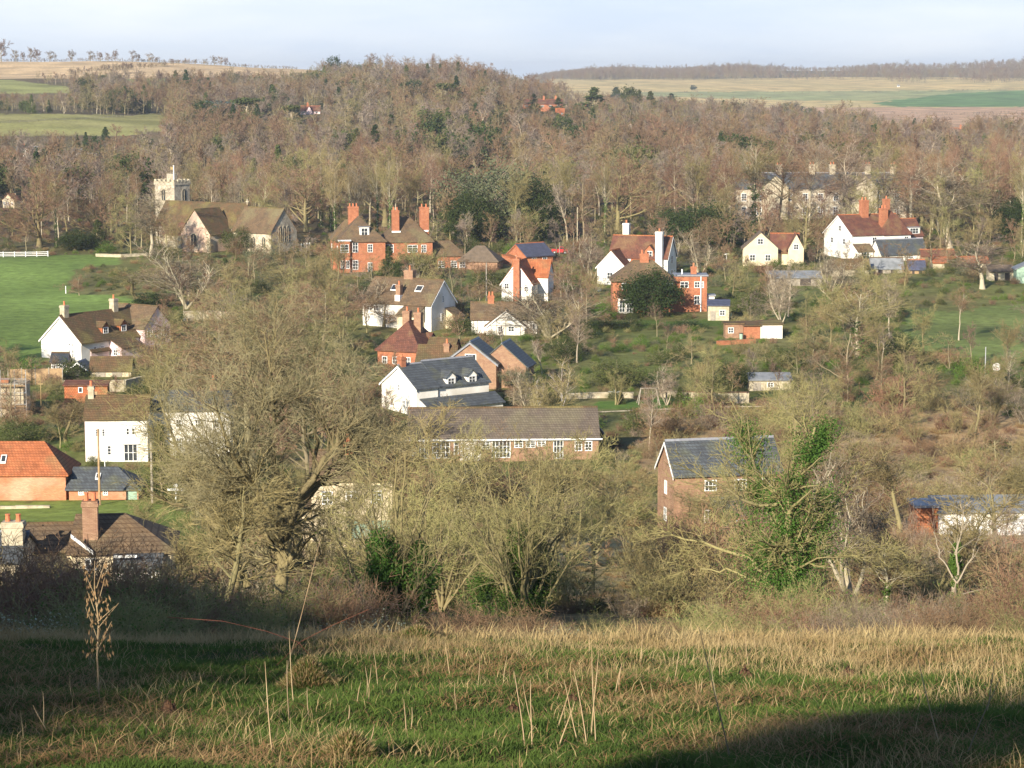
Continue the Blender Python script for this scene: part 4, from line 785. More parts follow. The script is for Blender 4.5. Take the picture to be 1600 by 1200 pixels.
# --- brick villa
h = House('brick_villa', 'orange-red brick villa with hipped roof, flat-topped wing and white windows behind the round yew', 'villa', 957, 489, 0, br=(957, 430, 1107, 485))
h.vol(0, 0, 98, 66, 50, 30, 'x', hip=(34, 34), wall='brick', roof='browntile'); h.vol(98.3, 4, 50, 40, 56, .5, 'flat', wall='brick', roof='lead'); h.vol(8, -12, 24, 12, 26, 7, 'mono', wall='white', roof='tile')
for v, a, z, w, q in ((0, 14, 36, 12, 10), (0, 30, 36, 9, 10), (0, 84, 36, 10, 10), (1, 8, 38, 13, 10), (1, 30, 38, 9, 10), (1, 30, 12, 9, 14), (1, 44-3, 38, 4, 10)): h.win(v, 'f', a, z, w, q)
h.win(2, 'f', 2, 1, 9, 20, 2, 3); h.win(2, 'f', 13, 1, 9, 20, 2, 3); h.win(1, 'r', 12, 36, 10, 12); h.chim(124, 20, 9, 8, 50, 70, 'brick', 1); h.chim(44, 28, 14, 9, 60, 90, 'brick', 2); h.part(MB().tube([(138.6, 2.4, 0), (138.6, 2.4, 56)], .9, 6), 'downpipe', 'paint'); h.part(MB().tube([(110, 20, 56), (110, 20, 66)], 1.2, 6), 'vent', 'paint')
h.vol(149, 12, 12, 20, 24, .5, 'flat', wall='white', roof='lead')
h = House('outbuilding', 'pale square outbuilding with blue-grey roof right of the brick villa', 'outbuilding', 1106, 502, -6, br=(1100, 468, 1140, 498)); h.vol(0, 0, 33, 26, 24, 6, 'mono', wall='stone', roof='bluetile'); h.door(0, 'f', 4, 8, 15, 'greywood'); h.win(0, 'f', 18, 8, 9, 9)
h = House('garage', 'low garage with bright white door and orange brick side', 'garage', 1134, 530, 3, br=(1134, 500, 1222, 528)); h.vol(0, 4, 28, 22, 22, .6, 'flat', wall='brick2', roof='mossy'); h.vol(28.3, 0, 26, 26, 20, 4, 'mono', wall='brick', roof='mossy'); h.vol(54.6, 0, 35, 26, 22, 3, 'mono', wall='white', roof='mossy'); h.door(2, 'f', 3, 28, 18, 'paint'); h.win(0, 'f', 4, 8, 9, 9)
h = House('shed', 'long pale concrete shed above the ivy tree', 'shed', 1171, 612, 2); h.vol(0, 0, 66, 26, 18, 7, 'mono', wall='stone', roof='tin'); h.door(0, 'f', 6, 12, 14, 'greywood'); h.win(0, 'f', 28, 6, 10, 8)
h = House('garage', 'garage block with orange brick end, grey roof and white doors at the lower right', 'garage', 1432, 838, 3, br=(1432, 790, 1500, 806)); h.vol(0, 0, 34, 60, 44, .6, 'flat', wall='orange', roof='lead'); h.vol(34.5, 4, 150, 60, 36, 14, 'mono', wall='white', roof='tin')
for a in range(5): h.door(1, 'f', 4+a*29, 22, 28, 'paint')
# --- cream barn and big white house
h = House('cream_barn', 'cream half-hipped building with two gables and russet roof at the wood edge', 'house', 1161, 416, -4, br=(1162, 368, 1248, 408))
h.vol(0, 0, 54, 46, 28, 24, 'y', wall='cream', roof='thatch'); h.vol(44, 16, 44, 40, 22, 26, 'x', wall='cream', roof='tile'); h.vol(70, -2, 24, 46, 28, 22, 'y', wall='cream', roof='tile'); h.win(0, 'f', 22, 34, 9, 9); h.win(0, 'f', 10, 8, 9, 10); h.win(0, 'f', 34, 8, 9, 10); h.win(2, 'f', 8, 26, 8, 9)
h = House('farmhouse', 'large white farmhouse with red-brown roofs and four orange chimneys at the upper right', 'farmhouse', 1331, 408, 22, br=(1293, 330, 1440, 402))
h.vol(0, 0, 104, 88, 40, 28, 'x', wall='white', roof='tile'); h.vol(56, -3, 48, 72, 40, 38, 'y', hip=(26, 26), wall='white', roof='tile'); h.vol(104.4, 16, 34, 50, 36, 24, 'x', wall='pink', roof='tile'); h.boards(0, 'l')
h.vol(32, -34, 84, 34, 12, 20, 'x', wall='white', roof='slate'); h.vol(2, -14, 28, 14, 16, 9, 'mono', wall='white', roof='browntile')
h.chim(38, 36, 12, 10, 60, 92, 'brick', 2); h.chim(60, 12, 11, 10, 50, 80, 'brick', 2); h.chim(92, 56, 9, 9, 60, 92, 'brick', 1)
h.win(0, 'l', 34, 44, 9, 9); h.win(0, 'l', 20, 24, 9, 9); h.win(0, 'l', 58, 24, 9, 9); h.win(0, 'f', 36, 26, 8, 10); h.win(1, 'f', 36, 26, 8, 10); h.win(4, 'f', 6, 3, 15, 11, 3, 2); h.win(3, 'f', 8, 3, 8, 7); h.win(3, 'f', 50, 3, 8, 7); h.dormer(2, 'f', 18, 37, 22, 11, .5, 'white', 'lead', flat=True, nx=3); h.skylight(0, 80, .5, 6, 6)
OB = 'outbuildings in front of the farmhouse'
for (u, r, w, d, hh, ri, wl, rf, lb, rg) in ((1200, 446, 84, 26, 12, 8, 'greywood', 'tin', 'long open-fronted shed with grey roof below the cream building', 'mono'), (1300, 432, 58, 26, 13, 12, 'stone', 'mossy', 'low stone outbuilding with mossy roof below the white farmhouse gable', 'x'),
                                        (1362, 428, 50, 30, 9, 14, 'greywood', 'tin', 'outbuilding with pale grey sheet roof in front of the farmhouse', 'x'), (1420, 428, 26, 24, 8, 12, 'wood', 'bluetile', 'small wooden outbuilding with blue-grey roof below the farmhouse', 'x'),
                                        (1458, 420, 88, 20, 9, 8, 'stone', 'orange', 'long outbuilding with orange tile roof right of the farmhouse', 'mono'), (1440, 408, 52, 24, 8, 8, 'brick2', 'tile', 'low brick outbuilding with russet roof right of the farmhouse', 'x'), (1546, 439, 40, 24, 14, 8, 'stone', 'thatch', 'open pale shed beside the green shed at right', 'mono')):
    h = House('outbuilding', lb, 'outbuilding', u, r, 1); h.vol(0, 0, w, d, hh, ri, rg, wall=wl, roof=rf); h.door(0, 'f', w*.2, w*.14, hh*.85, 'dark'); h.door(0, 'f', w*.6, w*.2, hh*.85, 'dark')
h = House('shed', 'pale green sheet-metal shed at the right edge', 'shed', 1588, 443, -4, br=(1586, 416, 1600, 440)); h.vol(0, 0, 44, 40, 22, 10, 'y', wall='greenpaint', roof='tin'); h.door(0, 'f', 12, 18, 16, 'paint'); h.win(0, 'r', 6, 8, 10, 8)
# --- mansion behind the tall trees
BR.append((1170, 272, 1400, 302, 508))
h = House('manor_house', 'long pale manor with blue-grey roof and many chimneys hidden behind tall bare trees', 'manor', 1150, 352, 2, D=590)
h.vol(0, 0, 268, 60, 48, 22, 'x', wall='flint', roof='slate'); h.vol(40, -8, 40, 40, 50, 18, 'y', wall='stone', roof='slate'); h.vol(180, -8, 40, 40, 50, 18, 'y', wall='stone', roof='slate')
for i in range(11): h.win(0, 'f', 8+i*24, 28, 8, 12, 2, 3); h.win(0, 'f', 8+i*24, 6, 8, 13, 2, 3)
for x in (18, 66, 118, 150, 206, 246): h.chim(x, 26, 9, 8, 60, 84, 'stone', 2)
# --- far houses
def far(name, label, u, r, D, w, hh, ri, wall, roof, rot=0, ch=1, d=None, nw=3, ridge='x', gw=0, br=1):
    h = House(name, label, 'house', u, r, rot, D=D, br=(u, r-hh-ri+2, u+w, r-3) if br else None); d = d or w*.55; h.vol(0, 0, w, d, hh, ri, ridge, wall=wall, roof=roof)
    for i in range(nw): h.win(0, 'f', w*(i+.25)/nw, hh*.35, w*.3/nw+1, hh*.42)
    for i in range(ch): h.chim(w*(.2+.6*i/max(1, ch-1)) if ch > 1 else w*.3, d*.4, 3.2, 3, hh, hh+ri+5, 'brick', 1, 1.5)
    if gw: h.vol(w*.3, -d*.3, gw, d*.5, hh, ri, 'y', wall=wall, roof=roof)
    return h
far('far_house', 'dark roofed white house in the pale field at the far left', 24, 219, 880, 32, 6, 11, 'white', 'slate', 0, 1, gw=12)
far('far_barn', 'dark roofed farm building right of the far left white house', 111, 217, 890, 16, 5, 5, 'dark', 'slate', 0, 0)
far('far_barn', 'low blue-grey roofed barn among trees left of centre in the valley', 122, 229, 860, 28, 8, 8, 'brick2', 'slate', 8, 0)
far('far_house', 'small cream gable in the trees at the left edge', 3, 285, 640, 24, 12, 9, 'cream', 'tile', -30, 0, ridge='y')
far('far_house', 'pink gabled house high in the wood left of centre', 470, 180, 1180, 30, 6, 7, 'pink', 'tile', 4, 1, gw=8)
far('far_house', 'long red-roofed terrace in the wood above centre with white dormers', 817, 176, 1300, 62, 7, 7, 'brick', 'tile', 0, 3, nw=5)
far('far_house', 'small orange brick house at the end of the long red-roofed terrace', 868, 182, 1260, 14, 6, 5, 'brick', 'orange', 0, 0, nw=2)
far('far_house', 'cream gable between conifers on the far slope', 908, 172, 1280, 16, 7, 7, 'cream', 'tile', -20, 1, nw=2, ridge='y')
far('far_house', 'tiny white gable in the wood right of the conifers', 981, 180, 1150, 9, 5, 4, 'white', 'tile', -20, 0, nw=1, ridge='y')
far('far_house', 'cream house with grey roof in the middle of the wood', 1010, 228, 820, 28, 8, 6, 'cream', 'slate', 0, 1)
far('far_house', 'low cream building with blue roof behind the red beech', 728, 254, 760, 20, 7, 4, 'cream', 'tin', 0, 1)
far('far_house', 'red-roofed house with white walls above the wood right of centre', 1256, 189, 1300, 28, 6, 5, 'cream', 'tile', 0, 1)
far('far_house', 'russet roofed house at the foot of the brown far field', 1492, 213, 1400, 22, 5, 6, 'cream', 'tile', -12, 1, br=0)
far('far_house', 'red roofed cottage at the right edge below the brown far field', 1572, 200, 1500, 26, 4, 5, 'cream', 'tile', 0, 1, br=0)
far('far_house', 'tiny red roofed house left of the far right cottage', 1486, 206, 1450, 12, 5, 4, 'cream', 'tile', 0, 0, nw=2)
far('far_barn', 'speck-like white hut on the far ridge field', 1402, 133, 3700, 4, 2.2, 1.5, 'white', 'tin', 0, 0, nw=1)
# ------------------------------------------------------------------ walls, fences, poles and small things
def G(x, y): return float(Z(x, y))

def wall_line(name, label, pts, hpx, th, m, cat='wall', cap=None):
    P_ = [gh(u, r) for u, r in pts]; k = P_[0][1]/F; o = link(name, None, None, P_[0], 0); tag(o, label, cat); x0, y0, z0 = P_[0]
    A = MB(); B = MB()
    for (ax, ay, az_), (bx, by, bz) in zip(P_, P_[1:]):
        L = math.hypot(bx-ax, by-ay); n = max(2, int(L/4)); nx_, ny_ = -(by-ay)/L*th/2, (bx-ax)/L*th/2
        for i in range(n):
            q = [(ax+(bx-ax)*t, ay+(by-ay)*t) for t in (i/n, (i+1)/n)]; zb = min(G(*q[0]), G(*q[1]))-.3-z0; zt = (G(*q[0])+G(*q[1]))/2+hpx*k-z0
            for mb, za, zc, e in ((A, zb, zt, 1), (B, zt, zt+.09, 1.3)):
                c = [(q[0][0]+nx_*e-x0, q[0][1]+ny_*e-y0), (q[1][0]+nx_*e-x0, q[1][1]+ny_*e-y0), (q[1][0]-nx_*e-x0, q[1][1]-ny_*e-y0), (q[0][0]-nx_*e-x0, q[0][1]-ny_*e-y0)]
                mb.prism(c, 'z', za, zc)
    A.build('wall_face', M[m], o); B.build('coping', M[cap or m], o); return o
def fence_line(name, label, pts, hpx, m, rails=3, step=2.2, panel=False, cat='fence', pm=None):
    P_ = [gh(u, r) for u, r in pts]; k = P_[0][1]/F; H = hpx*k; o = link(name, None, None, P_[0], 0); tag(o, label, cat); x0, y0, z0 = P_[0]; A = MB()
    for (ax, ay, _), (bx, by, _) in zip(P_, P_[1:]):
        L = math.hypot(bx-ax, by-ay); n = max(1, int(L/step)); dx, dy = (bx-ax)/L, (by-ay)/L
        for i in range(n+1):
            x, y = ax+(bx-ax)*i/n, ay+(by-ay)*i/n; z = G(x, y)
            MB().box(x-x0-.06, x-x0+.06, y-y0-.06, y-y0+.06, z-z0-.3, z-z0+H*1.08).build('post', M[pm or m], o)
            if i < n:
                x2, y2 = ax+(bx-ax)*(i+1)/n, ay+(by-ay)*(i+1)/n; z2 = G(x2, y2)
                for j in range(1 if panel else rails):
                    h0, h1 = (0, H) if panel else (H*(j+.6)/rails, H*(j+.6)/rails+.12)
                    e = .025; a, b = (x-x0+dx*.07, y-y0+dy*.07), (x2-x0-dx*.07, y2-y0-dy*.07)
                    A.add([(a[0]-dy*e, a[1]+dx*e, z-z0+h0), (a[0]+dy*e, a[1]-dx*e, z-z0+h0), (b[0]+dy*e, b[1]-dx*e, z2-z0+h0), (b[0]-dy*e, b[1]+dx*e, z2-z0+h0),
                           (a[0]-dy*e, a[1]+dx*e, z-z0+h1), (a[0]+dy*e, a[1]-dx*e, z-z0+h1), (b[0]+dy*e, b[1]-dx*e, z2-z0+h1), (b[0]-dy*e, b[1]+dx*e, z2-z0+h1)],
                          [(3, 2, 1, 0), (4, 5, 6, 7), (0, 1, 5, 4), (1, 2, 6, 5), (2, 3, 7, 6), (3, 0, 4, 7)])
    A.build('panels' if panel else 'rails', M[m], o); return o
wall_line('garden_wall', 'pale stone garden wall at the end of the green field by the white tree', [(287, 502), (330, 500), (365, 504)], 14, .4, 'stone')
wall_line('garden_wall', 'stone wall in front of the mossy-roofed garage', [(100, 612), (195, 612), (225, 606)], 17, .4, 'stone')
wall_line('churchyard_wall', 'low pale wall along the top of the green field below the churchyard', [(150, 401), (190, 402), (230, 400)], 4, .4, 'stone')
wall_line('garden_wall', 'yellowish stone wall right of the swing', [(1066, 628), (1110, 632), (1170, 630)], 17, .4, 'stone', cap='tile')
wall_line('garden_wall', 'low flint wall behind the clothes dryer', [(885, 624), (940, 622), (990, 622)], 8, .3, 'stone')
wall_line('garden_wall', 'low stone wall right of the swing frame', [(1032, 622), (1062, 622)], 9, .3, 'stone')
wall_line('garden_wall', 'brick terrace wall below the garden of the brick villa', [(1120, 540), (1180, 536)], 6, .3, 'brick')
wall_line('low_wall', 'low pale kerb wall on the lawn in front of the orange barn', [(-30, 797), (78, 794)], 3, .3, 'stone')
fence_line('board_fence', 'tan wooden panel fence behind the building site', [(13, 603), (98, 601)], 26, 'wood', panel=True, step=1.8, pm='greywood')
fence_line('paddock_fence', 'white rail fence along the top left of the green field', [(-30, 402), (75, 401)], 8, 'paint', rails=3)
fence_line('paddock_fence', 'long post and rail fence across the pale hillside field', [(-60, 196), (0, 194), (60, 190), (120, 188), (195, 183)], 3.2, 'greywood', rails=2, step=5)
fence_line('garden_fence', 'white rail fence along the bottom of the swing lawn', [(930, 648), (1000, 645), (1120, 641), (1200, 640)], 5, 'greywood', rails=1, step=3)
fence_line('pale_fence', 'low pale hurdle fence right of the church chancel', [(462, 395), (484, 392)], 12, 'paint', rails=3, step=1.0)
fence_line('post_and_rail_fence', 'dark post and rail fence on the slope above the brick villa', [(1046, 419), (1085, 416)], 8, 'greywood', rails=3)
def pole(name, label, u, r, hpx, m, rad=.12, cat='pole', arms=0, taper=.7):
    x, y, z = gh(u, r); k = y/F; o = link(name, None, None, (x, y, z), .1); tag(o, label, cat); MB().tube([(0, 0, -.5), (0, 0, hpx*k)], [rad, rad*taper], 8).build('shaft', M[m], o)
    for a in range(arms): MB().box(-.6, .6, -.05, .05, hpx*k-.4-a*.5, hpx*k-.3-a*.5).build('crossarm', M[m], o)
    return o
pole('utility_pole', 'grey utility pole standing behind the half-timbered cottage', 760, 478, 68, 'greywood', .13)
pole('utility_pole', 'pale utility pole right of the slate annex', 238, 786, 98, 'greywood', .15)
pole('utility_pole', 'dark utility pole in front of the slate annex', 156, 790, 122, 'wood', .14)
pole('flag_post', 'slim white post in front of the annex slate roof', 165, 775, 62, 'paint', .06)
pole('utility_pole', 'pale pole beside the basketball hoop', 1539, 592, 50, 'metal', .09)
pole('utility_pole', 'tall pale pole among the trees left of the white-chimneyed house', 902, 386, 62, 'palebark', .14)
for u, l in ((874, 'pale post left of the red van'), (896, 'pale post right of the red van')): pole('post', l, u, 399, 20, 'greywood', .1, 'post')
pole('marker_post', 'short white post at the edge of the green field', 103, 459, 12, 'paint', .1, 'post')
# signpost on the lawn
x, y, z = gh(275, 788); k = y/F; o = link('fingerpost', None, None, (x, y, z), 0); tag(o, 'white finger signpost beside the lawn below the mossy tree', 'signpost'); MB().tube([(0, 0, 0), (0, 0, 30*k)], [.07, .06], 8).build('post', M['paint'], o); MB().box(-13*k, 0, -.03, .03, 20*k, 23.5*k).box(0, 13*k, -.03, .03, 20*k, 23.5*k).build('sign_arms', M['paint'], o); MB().tube([(0, -.05, 28*k), (0, .05, 28*k)], .2, 12).build('ring', M['paint'], o)
# swing
x, y, z = gh(1013, 632); k = y/F; o = link('swing_frame', None, None, (x, y, z), R(4)); tag(o, 'grey garden swing frame with two A legs and a red seat on the lawn', 'swing')
for sx in (-1, 1):
    for sy in (-1, 1): MB().tube([(sx*17*k, sy*.9, 0), (sx*12*k, 0, 25*k)], .07, 6).build('leg', M['greywood'], o)
MB().tube([(-13*k, 0, 25*k), (13*k, 0, 25*k)], .07, 6).build('top_bar', M['greywood'], o)
for cx, c in ((-4.5, 'redpaint'), (2.5, 'redpaint')):
    st_ = MB().box((cx-2)*k, (cx+2)*k, -.15, .15, 8*k, 8.6*k).build('seat', M[c], o); MB().tube([((cx-2)*k, 0, 8*k), ((cx-2)*k, 0, 25*k)], .02, 4).tube([((cx+2)*k, 0, 8*k), ((cx+2)*k, 0, 25*k)], .02, 4).build('ropes', M['straw'], st_)
# clothes dryer
x, y, z = gh(962, 634); k = y/F; o = link('clothes_dryer', None, None, (x, y, z), R(12)); tag(o, 'mossy post clothes dryer with cross arms on the lawn left of the swing', 'clothes dryer'); MB().tube([(0, 0, 0), (0, 0, 38*k)], [.12, .09], 6).build('post', M['mossbark'], o)
for a in range(4):
    q = a*1.57; MB().tube([(0, 0, 20*k), (12*k*math.cos(q), 12*k*math.sin(q), 22*k)], .035, 5).build('arm', M['metal'], o)
# goal / frame post with clipped bush
# basketball hoop
x, y, z = gh(1556, 606); k = y/F; o = link('basketball_hoop', None, None, (x, y, z), R(-5)); tag(o, 'round white basketball backboard on a dark post at the right', 'basketball hoop'); MB().tube([(0, .3, 0), (0, .2, 22*k), (0, .05, 31*k)], .08, 6).build('post', M['rubber'], o)
bb = MB().tube([(0, -.03, 33*k), (0, .03, 33*k)], 6.4*k, 20).build('backboard', M['paint'], o)
MB().tube([(.23*math.cos(t), -.35+.23*math.sin(t), 30*k) for t in np.linspace(0, 6.28, 13)], .02, 5, False).build('hoop', M['redpaint'], o); MB().box(-5*k, 5*k, .1, .16, 20*k, 26*k).build('padding', M['rubber'], o)
# red pickup
x, y, z = gh(862, 397); k = y/F; o = link('parked_van', None, None, (x, y, z), R(-4)); tag(o, 'small bright red pickup parked by the wood edge above the slate-roofed coach house', 'pickup')
w = 26*k; g = MB().prism([(0, .35), (w, .35), (w, .95), (w*.80, 1.0), (w*.70, 1.5), (w*.50, 1.52), (w*.46, 1.0), (0, 1.0)], 'y', -.8, .8); g.build('body', M['redpaint'], o)
MB().prism([(w*.52, 1.03), (w*.75, 1.03), (w*.69, 1.42), (w*.52, 1.44)], 'y', -.82, .82).build('cab_window', M['glass'], o)
for wx in (w*.18, w*.80):
    for wy in (-.82, .62):
        t_ = MB().tube([(wx, wy, .34), (wx, wy+.2, .34)], .34, 14).build('wheel', M['rubber'], o); MB().tube([(wx, wy-.01, .34), (wx, wy+.21, .34)], .17, 10).build('rim', M['metal'], t_)
MB().box(w-.02, w+.08, -.8, .8, .35, .55).build('bumper', M['metal'], o); MB().box(w-.02, w+.03, -.7, -.4, .65, .85).build('headlight', M['paint'], o); MB().box(w-.02, w+.03, .4, .7, .65, .85).build('headlight', M['paint'], o)
# blue tub by the villa
x, y, z = gh(936, 455); k = y/F; o = link('water_tub', None, None, (x, y, z)); tag(o, 'pale blue tub on the bank left of the brick villa', 'tub'); MB().tube([(0, 0, 0), (0, 0, 5.5*k)], [3.6*k, 5*k], 14).build('tub_shell', M['bluepl'], o); MB().tube([(0, 0, 5.5*k), (0, 0, 6.2*k)], 5.3*k, 14).build('rim', M['paint'], o)
# bins, tanks and furniture
for (u, r, w_, h_, m, nm, l) in ((1157, 530, 6, 9, 'greenpaint', 'water_butt', 'green water butt against the low garage'), (1141, 497, 4, 9, 'greenpaint', 'wheelie_bin', 'green bin right of the blue-grey roofed outbuilding')):
    x, y, z = gh(u, r); k = y/F; o = link(nm, None, None, (x, y-1, z)); tag(o, l, 'bin'); MB().tube([(0, 0, 0), (0, 0, h_*k)], [w_*k*.42, w_*k*.5], 12).build('barrel', M[m], o); MB().tube([(0, 0, h_*k), (0, 0, h_*k+.08)], w_*k*.54, 12).build('lid', M['rubber'], o)
# bird table by the wood
x, y, z = gh(1135, 408); k = y/F; o = link('bird_table', None, None, (x, y, z)); tag(o, 'white bird table at the edge of the dark yews', 'bird table'); MB().tube([(0, 0, 0), (0, 0, 10*k)], .08, 6).build('post', M['paint'], o); MB().box(-4*k, 4*k, -.3, .3, 10*k, 11.4*k).build('table', M['paint'], o)
# building site: block walls, scaffold
x, y, z = gh(0, 652); k = y/F; o = link('unfinished_building', None, None, (x, y, z), 0); tag(o, 'unfinished grey block building at the left edge inside scaffolding', 'building site')
MB().box(-70*k, 38*k, 0, 4, -1, 52*k).box(-70*k, 38.1*k, -.02, 4.02, 26*k, 27*k).build('block_wall', M['stone'], o); MB().box(-72*k, 44*k, -.9, -.1, 17*k, 19*k).build('scaffold_board', M['wood'], o); MB().box(-72*k, 44*k, -.9, -.1, 50*k, 51.5*k).build('scaffold_board', M['wood'], o)
for u in (-40, 5, 27, 45): MB().tube([(u*k, -1, -.3), (u*k, -1, 76*k)], .05, 6).build('scaffold_pole', M['metal'], o)
for zz in (22, 40, 62): MB().tube([(-72*k, -1.05, zz*k), (46*k, -1.05, zz*k)], .04, 6).build('scaffold_pole', M['metal'], o)
MB().box(-20*k, 12*k, 1, 3, 52*k, 57*k).build('brick_stack', M['brick'], o); MB().tube([(66*k, -.2, 18*k), (66*k, -.2, 66*k)], .06, 6).box(62*k, 70*k, -.3, -.1, 52*k, 54*k).build('guard_post', M['straw'], o)
h = House('brick_shed', 'orange brick lean-to with small square window below the stone wall', 'shed', 101, 630, 0, br=(101, 598, 168, 612)); h.vol(0, 0, 68, 20, 28, 4, 'mono', wall='orange', roof='tile'); h.win(0, 'f', 22, 16, 7, 9, 1, 1); h.door(0, 'f', 42, 10, 18, 'wood')
# compost heap / clipped bushes stand with the plants
G = lambda x, y: float(Z(x, y))
# ------------------------------------------------------------------ trees and bushes one can tell apart
random.seed(5)
T = 'tree'; B = 'bush'
# the big mossy tree: limbs traced from the photograph, given real depth
def traced(key, u0, r0, D, limbs, seed, **kw):
    k = D/F; rng = np.random.default_rng(seed); out = []
    for pts, ra, rb in limbs:
        dy = rng.normal()*.5; n = len(pts); L = []
        for i, (u, r) in enumerate(pts): L.append(((u-u0)*k, dy*i*1.1, (r0-r)*k*1.02))
        out.append((L, ra, rb))
    bare(key, seed, trunks=out, H=max(p[2] for l in out for p in l[0])*1.08, **kw)
ML = [([(0, 0), (-3, -50), (-1, -100), (8, -150), (28, -192)], .40, .28), ([(8, -150), (35, -195), (62, -250), (98, -300), (120, -360), (150, -430)], .25, .03),
      ([(4, -140), (-18, -190), (-50, -250), (-74, -310), (-96, -400)], .23, .03), ([(8, -150), (2, -220), (-10, -300), (-6, -400), (-18, -490)], .22, .03),
      ([(2, -130), (-40, -170), (-84, -215), (-128, -262), (-175, -330)], .17, .03), ([(22, -185), (60, -215), (104, -245), (140, -285), (168, -350)], .15, .03),
      ([(60, -245), (66, -310), (58, -380), (70, -470)], .12, .025), ([(-60, -270), (-40, -340), (-48, -420), (-60, -480)], .12, .025), ([(10, -160), (44, -178), (90, -180), (138, -198)], .10, .025), ([(-20, -190), (-80, -205), (-130, -210), (-180, -240)], .10, .025),
      ([(0, -110), (-50, -130), (-90, -120), (-130, -140)], .08, .02), ([(4, -120), (40, -140), (70, -130), (100, -145)], .08, .02)]
traced('big', 440, 952, 108, [([(440+a, 952+b) for a, b in l], ra, rb) for l, ra, rb in ML], 201, n1=110, n2=560, n3=3400, n4=21000, a1=44, lf1=.32, t0=.25, tw=.0095, trop=.07, mats=('mossbark', 'twig_big', 'ivy'), ivyn=900, ivyh=.3, ivys=.16, ivr=.4)
traced('leaner', 330, 900, 112, [([(392, 860), (372, 800), (330, 770), (285, 720), (262, 660), (238, 610), (220, 565)], .24, .05), ([(372, 900), (380, 830), (355, 760), (330, 700), (318, 640)], .2, .04), ([(285, 720), (240, 700), (210, 668)], .09, .03), ([(380, 830), (420, 780), (430, 720)], .12, .03)], 202, n1=40, n2=200, n3=1300, n4=8000, a1=38, lf1=.36, t0=.25, tw=.011, mats=('mossbark', 'twig_moss', 'ivy'))
def fanl(u0, r0, n, w, h, seed, ra=.10):
    rng = np.random.default_rng(seed); out = []
    for i in range(n):
        q = (i+.5)/n*2-1+rng.normal()*.08; hh = h*(1-.35*abs(q))*rng.uniform(.8, 1.05); b = rng.normal()*w*.05
        out.append(([(u0+b, r0), (u0+b+q*w*.12, r0-hh*.3), (u0+b+q*w*.30, r0-hh*.65), (u0+b+q*w*.5, r0-hh)], ra*rng.uniform(.6, 1.2), .02))
    return out
IP = lambda u, r0, r1, ra=.2: ([(u, r0), (u-3, r0-(r0-r1)*.35), (u+2, r0-(r0-r1)*.7), (u+1, r1)], ra, ra*.5)
traced('ivyfan1', 610, 958, 84, [IP(600, 958, 790), IP(660, 958, 800), IP(618, 958, 850, .12)]+fanl(610, 958, 9, 230, 330, 3, .10)+[([(610, 958), (560, 930), (500, 905), (440, 890)], .06, .02)], 203, n1=46, n2=180, n3=650, n4=2800, a1=30, lf1=.36, t0=.2, tw=.010, mats=('mossbark', 'twig_moss', 'ivy'), ivyn=34000, ivyh=.66, ivys=.13, ivr=.8, ivyw=0, ivyt=3)
traced('ivyfan2', 818, 905, 98, [IP(810, 905, 760), IP(742, 900, 845), IP(838, 905, 810)]+fanl(818, 905, 13, 290, 300, 4, .11), 204, n1=60, n2=220, n3=850, n4=4000, a1=28, lf1=.34, t0=.2, tw=.010, mats=('mossbark', 'twig_moss', 'ivy'), ivyn=30000, ivyh=.62, ivys=.13, ivr=1.0, ivyw=0, ivyt=3)
traced('ivytree', 1230, 935, 96, [([(1232, 935), (1235, 860), (1230, 780), (1225, 700), (1255, 640), (1270, 585)], .30, .07), ([(1230, 780), (1205, 740), (1186, 690), (1172, 640), (1160, 600)], .2, .06), ([(1235, 860), (1200, 820), (1180, 790), (1172, 760)], .2, .06), ([(1240, 830), (1275, 790), (1290, 740), (1300, 700)], .2, .05), ([(1235, 880), (1262, 830), (1285, 800)], .15, .05), ([(1230, 885), (1196, 862), (1165, 822)], .15, .05), ([(1250, 660), (1285, 625), (1302, 585)], .12, .03),
      ([(1235, 830), (1185, 835), (1120, 812), (1060, 800), (1010, 790)], .12, .03), ([(1225, 720), (1180, 730), (1110, 690), (1050, 660)], .10, .03), ([(1240, 790), (1290, 750), (1330, 720), (1362, 680)], .10, .03), ([(1240, 840), (1300, 810), (1360, 815), (1410, 795)], .10, .03), ([(1225, 870), (1170, 860), (1130, 845), (1080, 850)], .08, .03)],
      205, n1=70, n2=280, n3=1300, n4=6500, a1=42, lf1=.30, t0=.12, tw=.011, trop=.07, mats=('mossbark', 'twig_olive', 'ivy'), ivyn=36000, ivyh=1.12, ivys=.11, ivr=1.45, ivyw=0, ivyt=7)
traced('ivypost', 1497, 900, 100, [([(1490, 900), (1492, 860), (1497, 800), (1502, 770)], .16, .08), ([(1497, 815), (1494, 770), (1500, 730), (1503, 690)], .06, .02), ([(1495, 830), (1470, 790), (1462, 750)], .05, .02), ([(1495, 830), (1520, 790), (1540, 740)], .05, .02)], 206, n1=14, n2=50, n3=200, n4=700, a1=30, lf1=.3, t0=.3, tw=.010, mats=('palebark', 'twig_olive', 'ivy'), ivyn=9000, ivyh=.72, ivys=.12, ivr=.42, ivyw=0, ivyt=1)
def uniq(key, u, r, label, D, cat='tree', name='bare_tree', sc_=None):
    x, y, _ = at(u, r, D); me = PR[key]; co = np.empty(len(me[1][1].vertices)*3, np.float32); me[1][1].vertices.foreach_get('co', co)
    H = TH[key]; return plant(key, x, y, H, name, label, cat, None, 1., 0.)
TH = {}
_p = proto
for key, rr, D in (('big', 535, 108), ('leaner', 395, 112), ('ivyfan1', 330, 84), ('ivyfan2', 300, 98), ('ivytree', 395, 96), ('ivypost', 210, 100)): TH[key] = rr*D/F*1.06
uniq('big', 440, 955, 'tallest mossy bare tree with forked trunk standing left of centre', 108)
uniq('leaner', 330, 905, 'slim mossy tree leaning left in front of the white cottages', 112)
